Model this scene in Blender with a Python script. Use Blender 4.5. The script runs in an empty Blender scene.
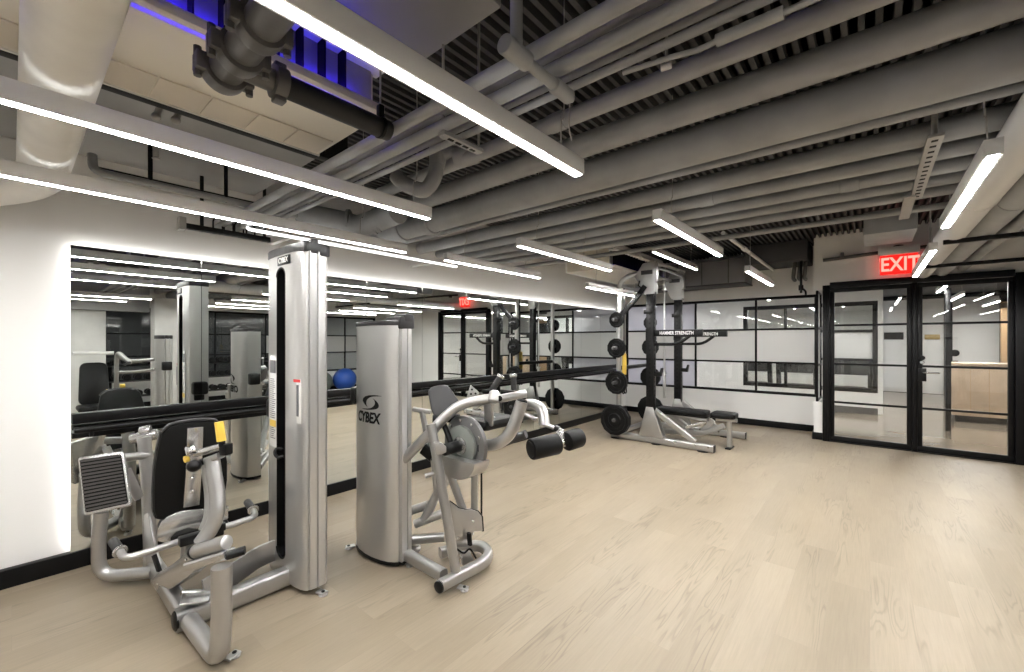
import bpy, bmesh, math, random
from mathutils import Vector, Matrix
random.seed(7)
C = bpy.context.scene.collection
V = Vector
PI = math.pi

# ------------------------------------------------------------------ survey of the room
# camera stands at the origin, 1.45 m above the floor, looking 40.2 degrees off the mirror wall (+X runs along it)
FOC, PCX, PCY, EYE = 423.1, 512.0, 341.34, 1.45
YAW = math.radians(40.224)
FX, FY = math.cos(YAW), math.sin(YAW)
RX, RY = math.sin(YAW), -math.cos(YAW)
def ray(px, py):
    u = (px - PCX) / FOC
    return FX + RX * u, FY + RY * u, (PCY - py) / FOC
def at(px, py, d):            # sighting at a measured distance
    r = ray(px, py); return V((r[0] * d, r[1] * d, EYE + r[2] * d))
def at_z(px, py, z):          # sighting on a level plane
    r = ray(px, py); t = (z - EYE) / r[2]; return V((r[0] * t, r[1] * t, z))
def at_y(px, py, y):
    r = ray(px, py); t = y / r[1]; return V((r[0] * t, y, EYE + r[2] * t))
def at_x(px, py, x):
    r = ray(px, py); t = x / r[0]; return V((x, r[1] * t, EYE + r[2] * t))

# ------------------------------------------------------------------ materials
MATS = {}
def pbr(name, col, rough=.5, metal=0.0, emit=None, es=0.0, bump=0.0, bscale=60, var=0.0, vscale=3.0, spec=None, coat=0.0):
    m = bpy.data.materials.new(name); m.use_nodes = True
    nt = m.node_tree; b = nt.nodes['Principled BSDF']
    b.inputs['Base Color'].default_value = (*col, 1); b.inputs['Roughness'].default_value = rough; b.inputs['Metallic'].default_value = metal
    if coat: b.inputs['Coat Weight'].default_value = coat; b.inputs['Coat Roughness'].default_value = .15
    if spec is not None: b.inputs['Specular IOR Level'].default_value = spec
    if emit: b.inputs['Emission Color'].default_value = (*emit, 1); b.inputs['Emission Strength'].default_value = es
    tc = nt.nodes.new('ShaderNodeTexCoord')
    if bump:
        n = nt.nodes.new('ShaderNodeTexNoise'); n.inputs['Scale'].default_value = bscale; n.inputs['Detail'].default_value = 3
        nt.links.new(tc.outputs['Object'], n.inputs['Vector'])
        bp = nt.nodes.new('ShaderNodeBump'); bp.inputs['Strength'].default_value = bump; bp.inputs['Distance'].default_value = .004
        nt.links.new(n.outputs['Fac'], bp.inputs['Height']); nt.links.new(bp.outputs['Normal'], b.inputs['Normal'])
    if var:
        n = nt.nodes.new('ShaderNodeTexNoise'); n.inputs['Scale'].default_value = vscale; n.inputs['Detail'].default_value = 5
        nt.links.new(tc.outputs['Object'], n.inputs['Vector'])
        r = nt.nodes.new('ShaderNodeValToRGB')
        r.color_ramp.elements[0].position = .3; r.color_ramp.elements[1].position = .7
        r.color_ramp.elements[0].color = (*[c * (1 - var) for c in col], 1); r.color_ramp.elements[1].color = (*[min(1, c * (1 + var)) for c in col], 1)
        nt.links.new(n.outputs['Fac'], r.inputs['Fac']); nt.links.new(r.outputs['Color'], b.inputs['Base Color'])
    MATS[name] = m
    return m

silver = pbr('silver_paint', (.45, .446, .438), .31, .82, bump=.03, bscale=220)
bright = pbr('bright_plate', (.58, .576, .568), .26, .85)
chrome = pbr('chrome', (.80, .80, .79), .12, 1.0)
cover = pbr('tower_cover', (.62, .616, .608), .30, .80, bump=.02, bscale=150)
capgrey = pbr('tower_cap', (.022, .021, .023), .4, 0)
black = pbr('black_metal', (.0035, .0035, .0038), .38, 0, spec=.25)
blackm = pbr('black_matte', (.004, .004, .004), .6, 0, spec=.2)
frame_black = pbr('frame_black', (.0025, .0025, .003), .38, 0, spec=.22)
pad = pbr('black_vinyl', (.004, .004, .0043), .42, 0, bump=.15, bscale=260, spec=.25)
padgrey = pbr('charcoal_vinyl', (.036, .036, .038), .5, 0, bump=.15, bscale=260)
rubber = pbr('rubber', (.0045, .0045, .0048), .5, 0, spec=.2, bump=.2, bscale=180)
ribbed = pbr('ribbed_rubber', (.060, .055, .054), .6, 0)
grip = pbr('grip_rubber', (.022, .022, .023), .55, 0, bump=.3, bscale=300)
yellow = pbr('yellow_plastic', (.75, .52, .08), .4, 0)
white_label = pbr('white_label', (.78, .78, .76), .5, 0)
label_ink = pbr('label_ink', (.16, .16, .17), .6, 0)
label_red = pbr('label_red', (.55, .03, .03), .5, 0)
camgrey = pbr('cam_grey', (.20, .215, .20), .38, .2)
camdark = pbr('cam_dark', (.17, .17, .17), .34, .6)
headm = pbr('rack_head', (.42, .42, .415), .5, .5)
ductgrey = pbr('duct_midgrey', (.24, .24, .25), .5, 0, var=.08)
wallm = pbr('wall_white', (.82, .815, .80), .75, 0, bump=.04, bscale=90)
soffitm = pbr('soffit_grey', (.36, .36, .355), .8, 0, bump=.1, bscale=40, var=.08)
ductwhite = pbr('duct_wrap_white', (.84, .83, .79), .6, 0, bump=.15, bscale=12, var=.06, vscale=5)
pipem = pbr('pipe_grey', (.335, .345, .355), .48, 0, bump=.1, bscale=45, var=.10, vscale=6)
piped = pbr('pipe_dark_grey', (.09, .088, .085), .55, 0, bump=.1, bscale=45, var=.12, vscale=6)
castiron = pbr('pipe_casting', (.13, .127, .125), .40, .35, bump=.15, bscale=70)
insul = pbr('pipe_insulation_black', (.014, .014, .015), .6, 0, bump=.1, bscale=30)
deckm = pbr('deck_grey', (.065, .066, .068), .65, 0, var=.12, vscale=2)
boxdark = pbr('dark_duct_and_gap', (.055, .055, .058), .55, 0, var=.1)
beige = pbr('unit_beige', (.82, .77, .66), .5, 0)
beiged = pbr('unit_grille', (.74, .68, .58), .55, 0)
lampbody = pbr('lamp_housing', (.74, .74, .73), .5, .0)
concrete = pbr('column_concrete', (.60, .60, .58), .8, 0, bump=.15, bscale=20, var=.08)
lobbyfloor = pbr('lobby_floor', (.27, .222, .17), .12, 0, var=.15, vscale=1.2)
wood = pbr('reception_wood', (.55, .42, .30), .45, 0, var=.12, vscale=4)
woodtrim = pbr('wood_trim', (.50, .33, .18), .45, 0)
gold = pbr('gold_sign', (.42, .31, .13), .4, .3)
blueball = pbr('ball_blue', (.03, .10, .45), .35, 0)
greyball = pbr('ball_grey', (.12, .14, .12), .4, 0)
steelbar = pbr('steel_bar', (.60, .60, .59), .28, .85)
steeld = pbr('steel_dark', (.16, .16, .16), .35, .7)
galv = pbr('galvanised', (.42, .41, .39), .45, .4)
bluegrey = pbr('wall_bluegrey', (.55, .55, .64), .7, 0)
def emitter(name, col, s):
    m = bpy.data.materials.new(name); m.use_nodes = True; nt = m.node_tree; nt.nodes.clear()
    e = nt.nodes.new('ShaderNodeEmission'); e.inputs['Color'].default_value = (*col, 1); e.inputs['Strength'].default_value = s
    o = nt.nodes.new('ShaderNodeOutputMaterial'); nt.links.new(e.outputs[0], o.inputs[0]); return m
LAMP = emitter('lamp_diffuser', (1.0, .98, .95), 29)
UPFILL = emitter('added_uplight_glow', (1.0, .98, .95), .6)  # weak added glow, not part of the real lamps
LAMPF = emitter('lamp_diffuser_far', (1.0, .98, .95), 50)
LAMPB = emitter('lamp_diffuser_beyond', (1.0, .98, .95), 70)
LAMP2 = emitter('lamp_diffuser_soft', (1.0, .98, .95), 1.0)
HALO = emitter('mirror_led', (1.0, .97, .92), 5)
BLUE = emitter('uv_tube', (.035, .012, 1.0), 9)
BLUE2 = emitter('uv_tube_dim', (.10, .05, .8), .5)
EXITBG = emitter('exit_panel', (1.0, .02, .015), .34)
EXITLT = emitter('exit_letters', (1.0, .22, .17), .62)
def glassmat(name, tint, base=.045, frost=0.0, fcol=(.8, .8, .8), rough=0.0):
    m = bpy.data.materials.new(name); m.use_nodes = True; nt = m.node_tree; nt.nodes.clear(); N = nt.nodes.new; L = nt.links.new
    lw = N('ShaderNodeLayerWeight'); lw.inputs['Blend'].default_value = .5
    pw = N('ShaderNodeMath'); pw.operation = 'POWER'; pw.inputs[1].default_value = 5; L(lw.outputs['Facing'], pw.inputs[0])
    mu = N('ShaderNodeMath'); mu.operation = 'MULTIPLY_ADD'; mu.inputs[1].default_value = 1 - base; mu.inputs[2].default_value = base; L(pw.outputs[0], mu.inputs[0])
    tr = N('ShaderNodeBsdfTransparent'); tr.inputs[0].default_value = (*tint, 1)
    gl = N('ShaderNodeBsdfGlossy'); gl.inputs['Roughness'].default_value = rough; gl.inputs[0].default_value = (1, 1, 1, 1)
    src = tr
    if frost:
        df = N('ShaderNodeBsdfDiffuse'); df.inputs[0].default_value = (*fcol, 1)
        tl = N('ShaderNodeBsdfTranslucent'); tl.inputs[0].default_value = (*fcol, 1)
        m1 = N('ShaderNodeMixShader'); m1.inputs[0].default_value = .45; L(df.outputs[0], m1.inputs[1]); L(tl.outputs[0], m1.inputs[2])
        m2 = N('ShaderNodeMixShader'); m2.inputs[0].default_value = frost; L(tr.outputs[0], m2.inputs[1]); L(m1.outputs[0], m2.inputs[2]); src = m2
    mx = N('ShaderNodeMixShader'); L(mu.outputs[0], mx.inputs[0]); L(src.outputs[0], mx.inputs[1]); L(gl.outputs[0], mx.inputs[2])
    o = N('ShaderNodeOutputMaterial'); L(mx.outputs[0], o.inputs[0]); return m
glass = glassmat('clear_glass', (.95, .96, .955))
frosted = glassmat('frosted_glass', (.9, .9, .9), .04, .80, (.86, .86, .85), .12)
hazy = glassmat('hazy_film_glass', (.92, .92, .95), .05, .35, (.80, .80, .84), .05)
def mirrormat():
    m = bpy.data.materials.new('mirror_silver'); m.use_nodes = True; nt = m.node_tree; nt.nodes.clear()
    g = nt.nodes.new('ShaderNodeBsdfGlossy'); g.inputs[0].default_value = (.80, .83, .81, 1); g.inputs['Roughness'].default_value = 0.0
    o = nt.nodes.new('ShaderNodeOutputMaterial'); nt.links.new(g.outputs[0], o.inputs[0]); return m
mirror_m = mirrormat()
def floormat():
    m = bpy.data.materials.new('oak_planks'); m.use_nodes = True; nt = m.node_tree; b = nt.nodes['Principled BSDF']; N = nt.nodes.new; L = nt.links.new
    tc = N('ShaderNodeTexCoord')
    def brick(c1, c2, mort):
        t = N('ShaderNodeTexBrick'); t.offset = .37; t.offset_frequency = 2
        t.inputs['Scale'].default_value = 1; t.inputs['Brick Width'].default_value = 1.22; t.inputs['Row Height'].default_value = .18
        t.inputs['Mortar Size'].default_value = .0008; t.inputs['Mortar Smooth'].default_value = .2
        t.inputs['Color1'].default_value = c1; t.inputs['Color2'].default_value = c2; t.inputs['Mortar'].default_value = mort
        L(tc.outputs['Object'], t.inputs['Vector']); return t
    rnd = brick((0, 0, 0, 1), (1, 1, 1, 1), (.3, .3, .3, 1))
    w = N('ShaderNodeMath'); w.operation = 'MULTIPLY'; w.inputs[1].default_value = 37; L(rnd.outputs['Color'], w.inputs[0])
    def noise(sx, sy, det, rough=.5):
        mp = N('ShaderNodeMapping'); mp.inputs['Scale'].default_value = (sx, sy, 1); L(tc.outputs['Object'], mp.inputs['Vector'])
        n = N('ShaderNodeTexNoise'); n.noise_dimensions = '4D'; n.inputs['Scale'].default_value = 1; n.inputs['Detail'].default_value = det; n.inputs['Roughness'].default_value = rough
        L(mp.outputs[0], n.inputs['Vector']); L(w.outputs[0], n.inputs['W']); return n
    n1 = noise(.75, 9.0, 2.5)                       # cathedral contours
    k = N('ShaderNodeMath'); k.operation = 'MULTIPLY'; k.inputs[1].default_value = 16; L(n1.outputs['Fac'], k.inputs[0])
    fr = N('ShaderNodeMath'); fr.operation = 'PINGPONG'; fr.inputs[1].default_value = .5; L(k.outputs[0], fr.inputs[0])
    n4 = noise(.8, 4.5, 2)                          # cathedral figure only in patches
    mk = N('ShaderNodeMapRange'); mk.inputs['From Min'].default_value = .44; mk.inputs['From Max'].default_value = .60; mk.inputs['To Min'].default_value = .5; mk.inputs['To Max'].default_value = 0
    L(n4.outputs['Fac'], mk.inputs['Value']); mxm = N('ShaderNodeMath'); mxm.operation = 'MAXIMUM'; L(fr.outputs[0], mxm.inputs[0]); L(mk.outputs[0], mxm.inputs[1]); fr = mxm
    n2 = noise(5, 120, 3, .6)                       # fine fibres
    n3 = noise(.9, 2.2, 3)                          # broad blotches
    ramp = N('ShaderNodeValToRGB'); L(rnd.outputs['Color'], ramp.inputs['Fac'])
    ramp.color_ramp.elements[0].color = (.258, .210, .150, 1); ramp.color_ramp.elements[1].color = (.284, .233, .170, 1)
    e = ramp.color_ramp.elements.new(.5); e.color = (.270, .221, .160, 1)
    def mixmul(prev, fac_socket, lo, hi, a, bb):
        mr = N('ShaderNodeMapRange'); mr.inputs['From Min'].default_value = lo; mr.inputs['From Max'].default_value = hi
        mr.inputs['To Min'].default_value = a; mr.inputs['To Max'].default_value = bb; L(fac_socket, mr.inputs['Value'])
        v = N('ShaderNodeVectorMath'); v.operation = 'SCALE'; L(prev, v.inputs[0]); L(mr.outputs[0], v.inputs['Scale']); return v.outputs[0]
    c = mixmul(ramp.outputs['Color'], fr.outputs[0], .0, .22, .80, 1.04)
    c = mixmul(c, n2.outputs['Fac'], .3, .7, .93, 1.05)
    c = mixmul(c, n3.outputs['Fac'], .3, .7, .90, 1.09)
    seam = N('ShaderNodeMix'); seam.data_type = 'RGBA'; L(rnd.outputs['Fac'], seam.inputs[0]); L(c, seam.inputs[6]); seam.inputs[7].default_value = (.25, .20, .15, 1)
    L(seam.outputs[2], b.inputs['Base Color'])
    b.inputs['Roughness'].default_value = .42; b.inputs['Specular IOR Level'].default_value = .38
    bp = N('ShaderNodeBump'); bp.inputs['Strength'].default_value = .12; bp.inputs['Distance'].default_value = .002
    L(n2.outputs['Fac'], bp.inputs['Height']); L(bp.outputs[0], b.inputs['Normal'])
    return m
oak = floormat()

# ------------------------------------------------------------------ mesh helpers
class MB:
    """collects shapes in world coordinates; build() links them as ONE mesh object"""
    def __init__(s): s.bm = bmesh.new(); s.mats = []
    def _mi(s, m):
        if m is None: return 0
        if m not in s.mats: s.mats.append(m)
        return s.mats.index(m)
    def raw(s, verts, faces, m=None):
        mi = s._mi(m); vs = [s.bm.verts.new(v) for v in verts]; out = []
        for f in faces:
            try: g = s.bm.faces.new([vs[i] for i in f]); g.material_index = mi; out.append(g)
            except ValueError: pass
        return vs, out
    def box(s, lo, hi, bev=0.0, m=None, rot=None, piv=None, seg=2):
        x0, y0, z0 = lo; x1, y1, z1 = hi
        b = bmesh.new()
        vs = [b.verts.new(p) for p in ((x0,y0,z0),(x1,y0,z0),(x1,y1,z0),(x0,y1,z0),(x0,y0,z1),(x1,y0,z1),(x1,y1,z1),(x0,y1,z1))]
        for f in ((3,2,1,0),(4,5,6,7),(0,1,5,4),(1,2,6,5),(2,3,7,6),(3,0,4,7)): b.faces.new([vs[i] for i in f])
        if bev: bmesh.ops.bevel(b, geom=list(b.edges), offset=bev, segments=seg, affect='EDGES', profile=.5)
        if rot is not None:
            pv = V(piv) if piv is not None else V(((x0+x1)/2,(y0+y1)/2,(z0+z1)/2))
            for v in b.verts: v.co = pv + rot @ (v.co - pv)
        s.merge(b, m); return s
    def merge(s, b, m=None):
        b.verts.index_update()
        s.raw([v.co.copy() for v in b.verts], [[v.index for v in f.verts] for f in b.faces], m); b.free()
    def sweep(s, pts, prof, m=None, up=(0,0,1), cap=True):
        pts = [V(p) for p in pts]; n = len(pts); tg = []
        for i in range(n):
            a = pts[max(0, i-1)]; c = pts[min(n-1, i+1)]; t = c - a
            tg.append(t.normalized() if t.length > 1e-9 else V((0,0,1)))
        u = V(up)
        if abs(u.normalized().dot(tg[0])) > .95: u = V((1,0,0)) if abs(tg[0].x) < .9 else V((0,1,0))
        nn = (u - tg[0] * u.dot(tg[0])).normalized(); rings = []
        for i in range(n):
            nn = nn - tg[i] * nn.dot(tg[i]); nn.normalize(); bb = tg[i].cross(nn)
            sc = 1.0
            if 0 < i < n-1:
                d = (pts[i]-pts[i-1]).normalized().dot((pts[i+1]-pts[i]).normalized()); sc = 1.0 / max(.6, math.sqrt(max(.01, (1+d)/2)))
            rings.append([pts[i] + nn * q[1] + bb * q[0] * sc for q in prof])
        k = len(prof); vs = [v for r in rings for v in r]; fs = []
        for i in range(n-1):
            for j in range(k):
                fs.append((i*k+j, i*k+(j+1) % k, (i+1)*k+(j+1) % k, (i+1)*k+j))
        if cap: fs.append(tuple(range(k-1, -1, -1))); fs.append(tuple((n-1)*k+j for j in range(k)))
        s.raw(vs, fs, m); return s
    def tube(s, pts, r, m=None, seg=14, fil=0.0, up=(0,0,1)):
        if fil: pts = fillet(pts, fil)
        return s.sweep(pts, [(r*math.cos(2*PI*i/seg), r*math.sin(2*PI*i/seg)) for i in range(seg)], m, up)
    def beam(s, pts, w, h, m=None, rnd=.3, fil=0.0, up=(0,0,1)):
        """rounded-rectangle tube, w across, h along up"""
        if fil: pts = fillet(pts, fil)
        return s.sweep(pts, rrect(w, h, min(w, h)*rnd), m, up)
    def lathe(s, c, axis, prof, m=None, seg=28):
        """prof = [(distance along axis, radius)]"""
        c = V(c); a = V(axis).normalized(); u = a.orthogonal().normalized(); w = a.cross(u); vs = []; fs = []
        for (t, r) in prof:
            for j in range(seg):
                an = 2*PI*j/seg; vs.append(c + a*t + (u*math.cos(an) + w*math.sin(an)) * max(r, 1e-4))
        for i in range(len(prof)-1):
            for j in range(seg): fs.append((i*seg+j, i*seg+(j+1) % seg, (i+1)*seg+(j+1) % seg, (i+1)*seg+j))
        fs.append(tuple(range(seg-1, -1, -1))); fs.append(tuple((len(prof)-1)*seg+j for j in range(seg)))
        s.raw(vs, fs, m); return s
    def cyl(s, a, b, r, m=None, seg=20, bev=0.0):
        a, b = V(a), V(b); L = (b-a).length; e = min(bev, L*.4, r*.6)
        pr = [(0, r), (L, r)] if not e else [(0, r-e), (e*.3, r-e*.3), (e, r), (L-e, r), (L-e*.3, r-e*.3), (L, r-e)]
        return s.lathe(a, b-a, pr, m, seg)
    def sphere(s, c, r, m=None, seg=20, sq=(1,1,1)):
        b = bmesh.new(); bmesh.ops.create_uvsphere(b, u_segments=seg, v_segments=seg//2+2, radius=1)
        for v in b.verts: v.co = V(c) + V((v.co.x*r*sq[0], v.co.y*r*sq[1], v.co.z*r*sq[2]))
        s.merge(b, m); return s
    def prism(s, poly, off, m=None, bev=0.0):
        """polygon (3-D points, any plane) pushed along off"""
        b = bmesh.new(); off = V(off)
        p0 = [b.verts.new(V(p)) for p in poly]; p1 = [b.verts.new(V(p)+off) for p in poly]; n = len(poly)
        b.faces.new(p0[::-1]); b.faces.new(p1)
        for i in range(n): b.faces.new((p0[i], p0[(i+1) % n], p1[(i+1) % n], p1[i]))
        bmesh.ops.recalc_face_normals(b, faces=list(b.faces))
        if bev:
            try: bmesh.ops.bevel(b, geom=list(b.edges), offset=bev, segments=2, affect='EDGES', profile=.5)
            except Exception: pass
        s.merge(b, m); return s
    def text(s, txt, org, right, up, size, m=None, thick=.002, squash=1.0, shear=0.0, center=True, warp=None, bold=.02):
        cu = bpy.data.curves.new('lettering', 'FONT'); cu.body = txt; cu.size = size; cu.extrude = thick/2; cu.resolution_u = 3; cu.shear = shear
        if center: cu.align_x = 'CENTER'; cu.align_y = 'CENTER'
        cu.offset = size*bold
        o = bpy.data.objects.new('lettering', cu); C.objects.link(o); bpy.context.view_layer.update()
        me = bpy.data.meshes.new_from_object(o.evaluated_get(bpy.context.evaluated_depsgraph_get()))
        r, u = V(right).normalized(), V(up).normalized(); nrm = r.cross(u)
        vs = [V(org) + r*v.co.x*squash + u*v.co.y + nrm*(v.co.z + thick/2) for v in me.vertices]
        if warp: vs = [warp(v) for v in vs]
        s.raw(vs, [list(p.vertices) for p in me.polygons], m)
        bpy.data.objects.remove(o); bpy.data.curves.remove(cu); bpy.data.meshes.remove(me); return s
    def build(s, name, mat, parent=None, sharp=35, cut=None):
        bmesh.ops.recalc_face_normals(s.bm, faces=list(s.bm.faces))
        org = ORG.get(parent.name if parent else None, V((0,0,0)))
        if parent: 
            for v in s.bm.verts: v.co -= org
        me = bpy.data.meshes.new(name); s.bm.to_mesh(me); s.bm.free()
        mats = s.mats or [mat]
        for m in mats: me.materials.append(m if m is not None else mat)
        me.polygons.foreach_set('use_smooth', [True]*len(me.polygons)); me.set_sharp_from_angle(angle=math.radians(sharp))
        o = bpy.data.objects.new(name, me); C.objects.link(o)
        if parent: o.parent = parent; ORG[o.name] = org
        return o
ORG = {}
def rrect(w, h, r, n=3):
    out = []
    for (cx, cy, a0) in ((w/2-r, h/2-r, 0), (-w/2+r, h/2-r, 90), (-w/2+r, -h/2+r, 180), (w/2-r, -h/2+r, 270)):
        for i in range(n+1):
            a = math.radians(a0 + 90*i/n); out.append((cx + r*math.cos(a), cy + r*math.sin(a)))
    return out
def fillet(pts, r, n=7):
    pts = [V(p) for p in pts]; out = [pts[0]]
    for i in range(1, len(pts)-1):
        a, b, c = pts[i-1], pts[i], pts[i+1]; d0 = a-b; d1 = c-b
        t = min(r, d0.length*.48, d1.length*.48); p0 = b + d0.normalized()*t; p1 = b + d1.normalized()*t
        for k in range(n+1):
            q = k/n; out.append(p0*(1-q)**2 + b*2*q*(1-q) + p1*q*q)
    out.append(pts[-1]); return out
def smooth(pts, n=6):
    """Catmull-Rom through the points"""
    pts = [V(p) for p in pts]; P = [pts[0]*2-pts[1]] + pts + [pts[-1]*2-pts[-2]]; out = []
    for i in range(1, len(P)-2):
        a, b, c, d = P[i-1:i+3]
        for k in range(n):
            t = k/n; out.append(.5*((2*b)+(c-a)*t+(2*a-5*b+4*c-d)*t*t+(3*b-a-3*c+d)*t**3))
    out.append(pts[-1]); return out
def thing(name, label, cat, loc=(0,0,0), group=None):
    o = bpy.data.objects.new(name, None); C.objects.link(o); o.location = loc; o.empty_display_size = .1
    o['label'] = label; o['category'] = cat
    if group: o['group'] = group
    ORG[o.name] = V(loc); return o
def tag(o, label, cat, group=None):
    o['label'] = label; o['category'] = cat
    if group: o['group'] = group
    return o
def struct(o): o['kind'] = 'structure'; return o
def sbox(name, lo, hi, mat, bev=0.0): return struct(MB().box(lo, hi, bev).build(name, mat))
def lbl(o, text): o['label'] = text; return o
def dup(root, loc, label=None, rotz=0.0, group=None):
    r = root.copy(); C.objects.link(r); r.location = loc; r.rotation_euler = (0, 0, rotz)
    if label: r['label'] = label
    if group: r['group'] = group
    for ch in list(root.children):
        c = ch.copy(); C.objects.link(c); c.parent = r
        for g in list(ch.children):
            d = g.copy(); C.objects.link(d); d.parent = c
    return r
# ================================================================== SETTING
WY = 3.91          # mirror wall
FXW = 8.30         # window wall
DX = 7.68          # glass doors
BY = -4.60         # wall behind the camera
NX = -2.60         # near wall
CZ = 2.98          # underside of the metal deck
sbox('floor', (NX-.1, BY-.1, -.1), (DX+.05, WY+.1, 0), oak)
sbox('floor', (DX+.05, .545, -.1), (FXW, WY+.1, 0), oak)
sbox('floor_corridor', (FXW, -.6, -.1), (11.05, 7.0, 0), lobbyfloor)
sbox('floor_lobby', (DX+.05, -5.2, -.1), (17.2, -.6, 0), lobbyfloor)
sbox('floor_lobby', (DX+.05, -.6, -.1), (FXW, .545, 0), lobbyfloor)
sbox('floor_lobby', (11.05, -.6, -.1), (17.2, -.12, 0), lobbyfloor)
sbox('floor_cardio', (11.05, -.12, -.1), (15.4, 6.5, 0), oak)
sbox('wall_left', (NX-.1, WY, 0), (FXW+.14, WY+.14, CZ+.1), wallm)
sbox('wall_near', (NX-.14, BY-.14, 0), (NX, WY+.14, CZ+.1), wallm)
# metal deck: ribs run along X
m = MB(); prof = []; y = BY - .2
while y < WY + .1:
    prof += [(y, CZ), (y+.026, CZ), (y+.030, CZ+.05), (y+.062, CZ+.05)]; y += .066
vs = [(NX-.2, a, b) for a, b in prof] + [(FXW+.2, a, b) for a, b in prof]; n = len(prof)
m.raw(vs, [(i, i+1, n+i+1, n+i) for i in range(n-1)])
m.box((NX-.2, BY-.2, CZ+.05), (FXW+.2, WY+.2, CZ+.15))
struct(m.build('ceiling', deckm))
sbox('ceiling_corridor', (FXW+.15, .1, 2.75), (15.6, 7.2, 2.85), boxdark)
sbox('ceiling_lobby', (DX+.12, -5.3, 2.75), (17.4, .1, 2.85), boxdark)
# smooth soffit beside the mirror wall, over the first machine
sbox('trim_1', (NX, 2.45, 2.66), (1.30, WY, 2.72), soffitm)
lb = struct(MB().box((NX, WY-.05, 0), (FXW, WY, .108), .004).build('baseboard_left', frame_black))
# window wall
sbox('wall_front', (FXW, .545, 0), (FXW+.14, WY, .555), wallm)
sbox('wall_front', (FXW, .545, 2.205), (FXW+.14, WY, CZ+.1), wallm)
sbox('baseboard_front', (FXW-.02, .66, 0), (FXW, WY-.05, .105), frame_black, .003)
sbox('wall_front', (DX+.015, .525, 0), (FXW+.14, .635, .555), wallm)
sbox('wall_front', (DX+.015, .525, 2.205), (FXW+.14, .635, CZ+.1), wallm)
sbox('wall_front', (FXW, .525, .555), (FXW+.14, .575, 2.205), wallm)
sbox('baseboard_front', (DX+.0, .50, 0), (FXW-.02, .655, .105), frame_black, .003)
sbox('wall_right', (DX+.0, -1.42, 2.262), (DX+.12, .525, CZ+.1), wallm)
sbox('wall_right', (DX+.0, BY, 0), (DX+.12, -1.42, CZ+.1), wallm)
sbox('baseboard_right', (DX-.02, BY+.02, 0), (DX, -1.42, .105), frame_black, .003)

def grid_window(name, axis, pos, a0, a1, z0, z1, mull, muntz, panes, thick=.05, bar=.032, edge=.045):
    """steel glazed screen. axis 'x': lies at X=pos and runs along Y from a0 to a1; axis 'y': at Y=pos along X"""
    def bx(m, u0, u1, v0, v1, t, bev=.003):
        if axis == 'x': m.box((pos-t/2, u0, v0), (pos+t/2, u1, v1), bev)
        else: m.box((u0, pos-t/2, v0), (u1, pos+t/2, v1), bev)
    lo, hi = min(a0, a1), max(a0, a1)
    root = thing(name, '', '', (pos, lo, z0) if axis == 'x' else (lo, pos, z0)); del root['label']; del root['category']; struct(root)
    f = MB()
    bx(f, lo, hi, z0, z0+edge, thick); bx(f, lo, hi, z1-edge, z1, thick)
    bx(f, lo, lo+edge, z0+edge, z1-edge, thick); bx(f, hi-edge, hi, z0+edge, z1-edge, thick)
    ms = sorted(mull); us = [lo+edge] + ms + [hi-edge]; zs = [z0+edge] + list(muntz) + [z1-edge]
    for u in ms: bx(f, u-bar/2, u+bar/2, z0+edge, z1-edge, thick*.92)
    for z in muntz: bx(f, lo+edge, hi-edge, z-bar/2, z+bar/2, thick*.8)
    f.build('window_frame', frame_black, root)
    for i in range(len(us)-1):
        for j in range(len(zs)-1):
            g = MB(); bx(g, us[i], us[i+1], zs[j], zs[j+1], .008, 0)
            mt = panes(i, j); g.build('frosted_pane' if mt is frosted else 'glass_pane', mt, root)
    return root
m1, m2 = at_x(695, 400, FXW).y, at_x(755.5, 400, FXW).y
grid_window('window_1', 'x', FXW+.05, .635, WY, .555, 2.205, [m1, m2], [1.09, 1.655],
            lambda i, j: frosted if j == 1 else (hazy if i == 2 else glass))
grid_window('window_4', 'y', .60, DX+.05, FXW+.02, .555, 2.205, [], [1.09, 1.655], lambda i, j: frosted if j == 1 else glass, thick=.03, edge=.02)
# corridor wall with a second glazed screen, treadmills behind it
sbox('wall_corridor', (11.0, 2.25, 0), (11.12, 7.0, 2.75), wallm)
sbox('wall_corridor', (11.0, -.12, 0), (11.12, 2.25, .43), wallm)
sbox('wall_corridor', (11.0, -.12, 2.25), (11.12, 2.25, 2.75), wallm)
sbox('trim_2', (10.96, 3.35, 0), (11.0, 6.6, 2.7), bluegrey)
sbox('baseboard_corridor', (10.97, -.12, 0), (11.0, 3.35, .13), piped)
grid_window('window_2', 'x', 11.05, -.12, 2.25, .43, 2.25, [.62, 1.42], [1.08, 1.66], lambda i, j: frosted if j == 1 else glass, thick=.12, bar=.05, edge=.08)
sbox('wall_corridor_end', (FXW, 7.0, 0), (11.1, 7.1, 2.8), wallm)
sbox('wall_cardio_back', (15.3, -.2, 0), (15.4, 6.6, 2.8), wallm)
sbox('wall_cardio_left', (11.1, 6.5, 0), (15.4, 6.6, 2.8), wallm)
sbox('wall_cardio_right', (11.12, -.2, 0), (15.4, -.12, 2.8), wallm)
# lobby
LX = 16.4
sbox('wall_lobby', (LX, -5.2, 0), (LX+.1, -.1, 2.8), wallm)
sbox('wall_lobby_right', (DX+.12, -5.2, 0), (LX, -5.1, 2.8), wallm)
sbox('baseboard_lobby', (LX-.03, -5.1, 0), (LX, -.2, .11), frame_black)

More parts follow.
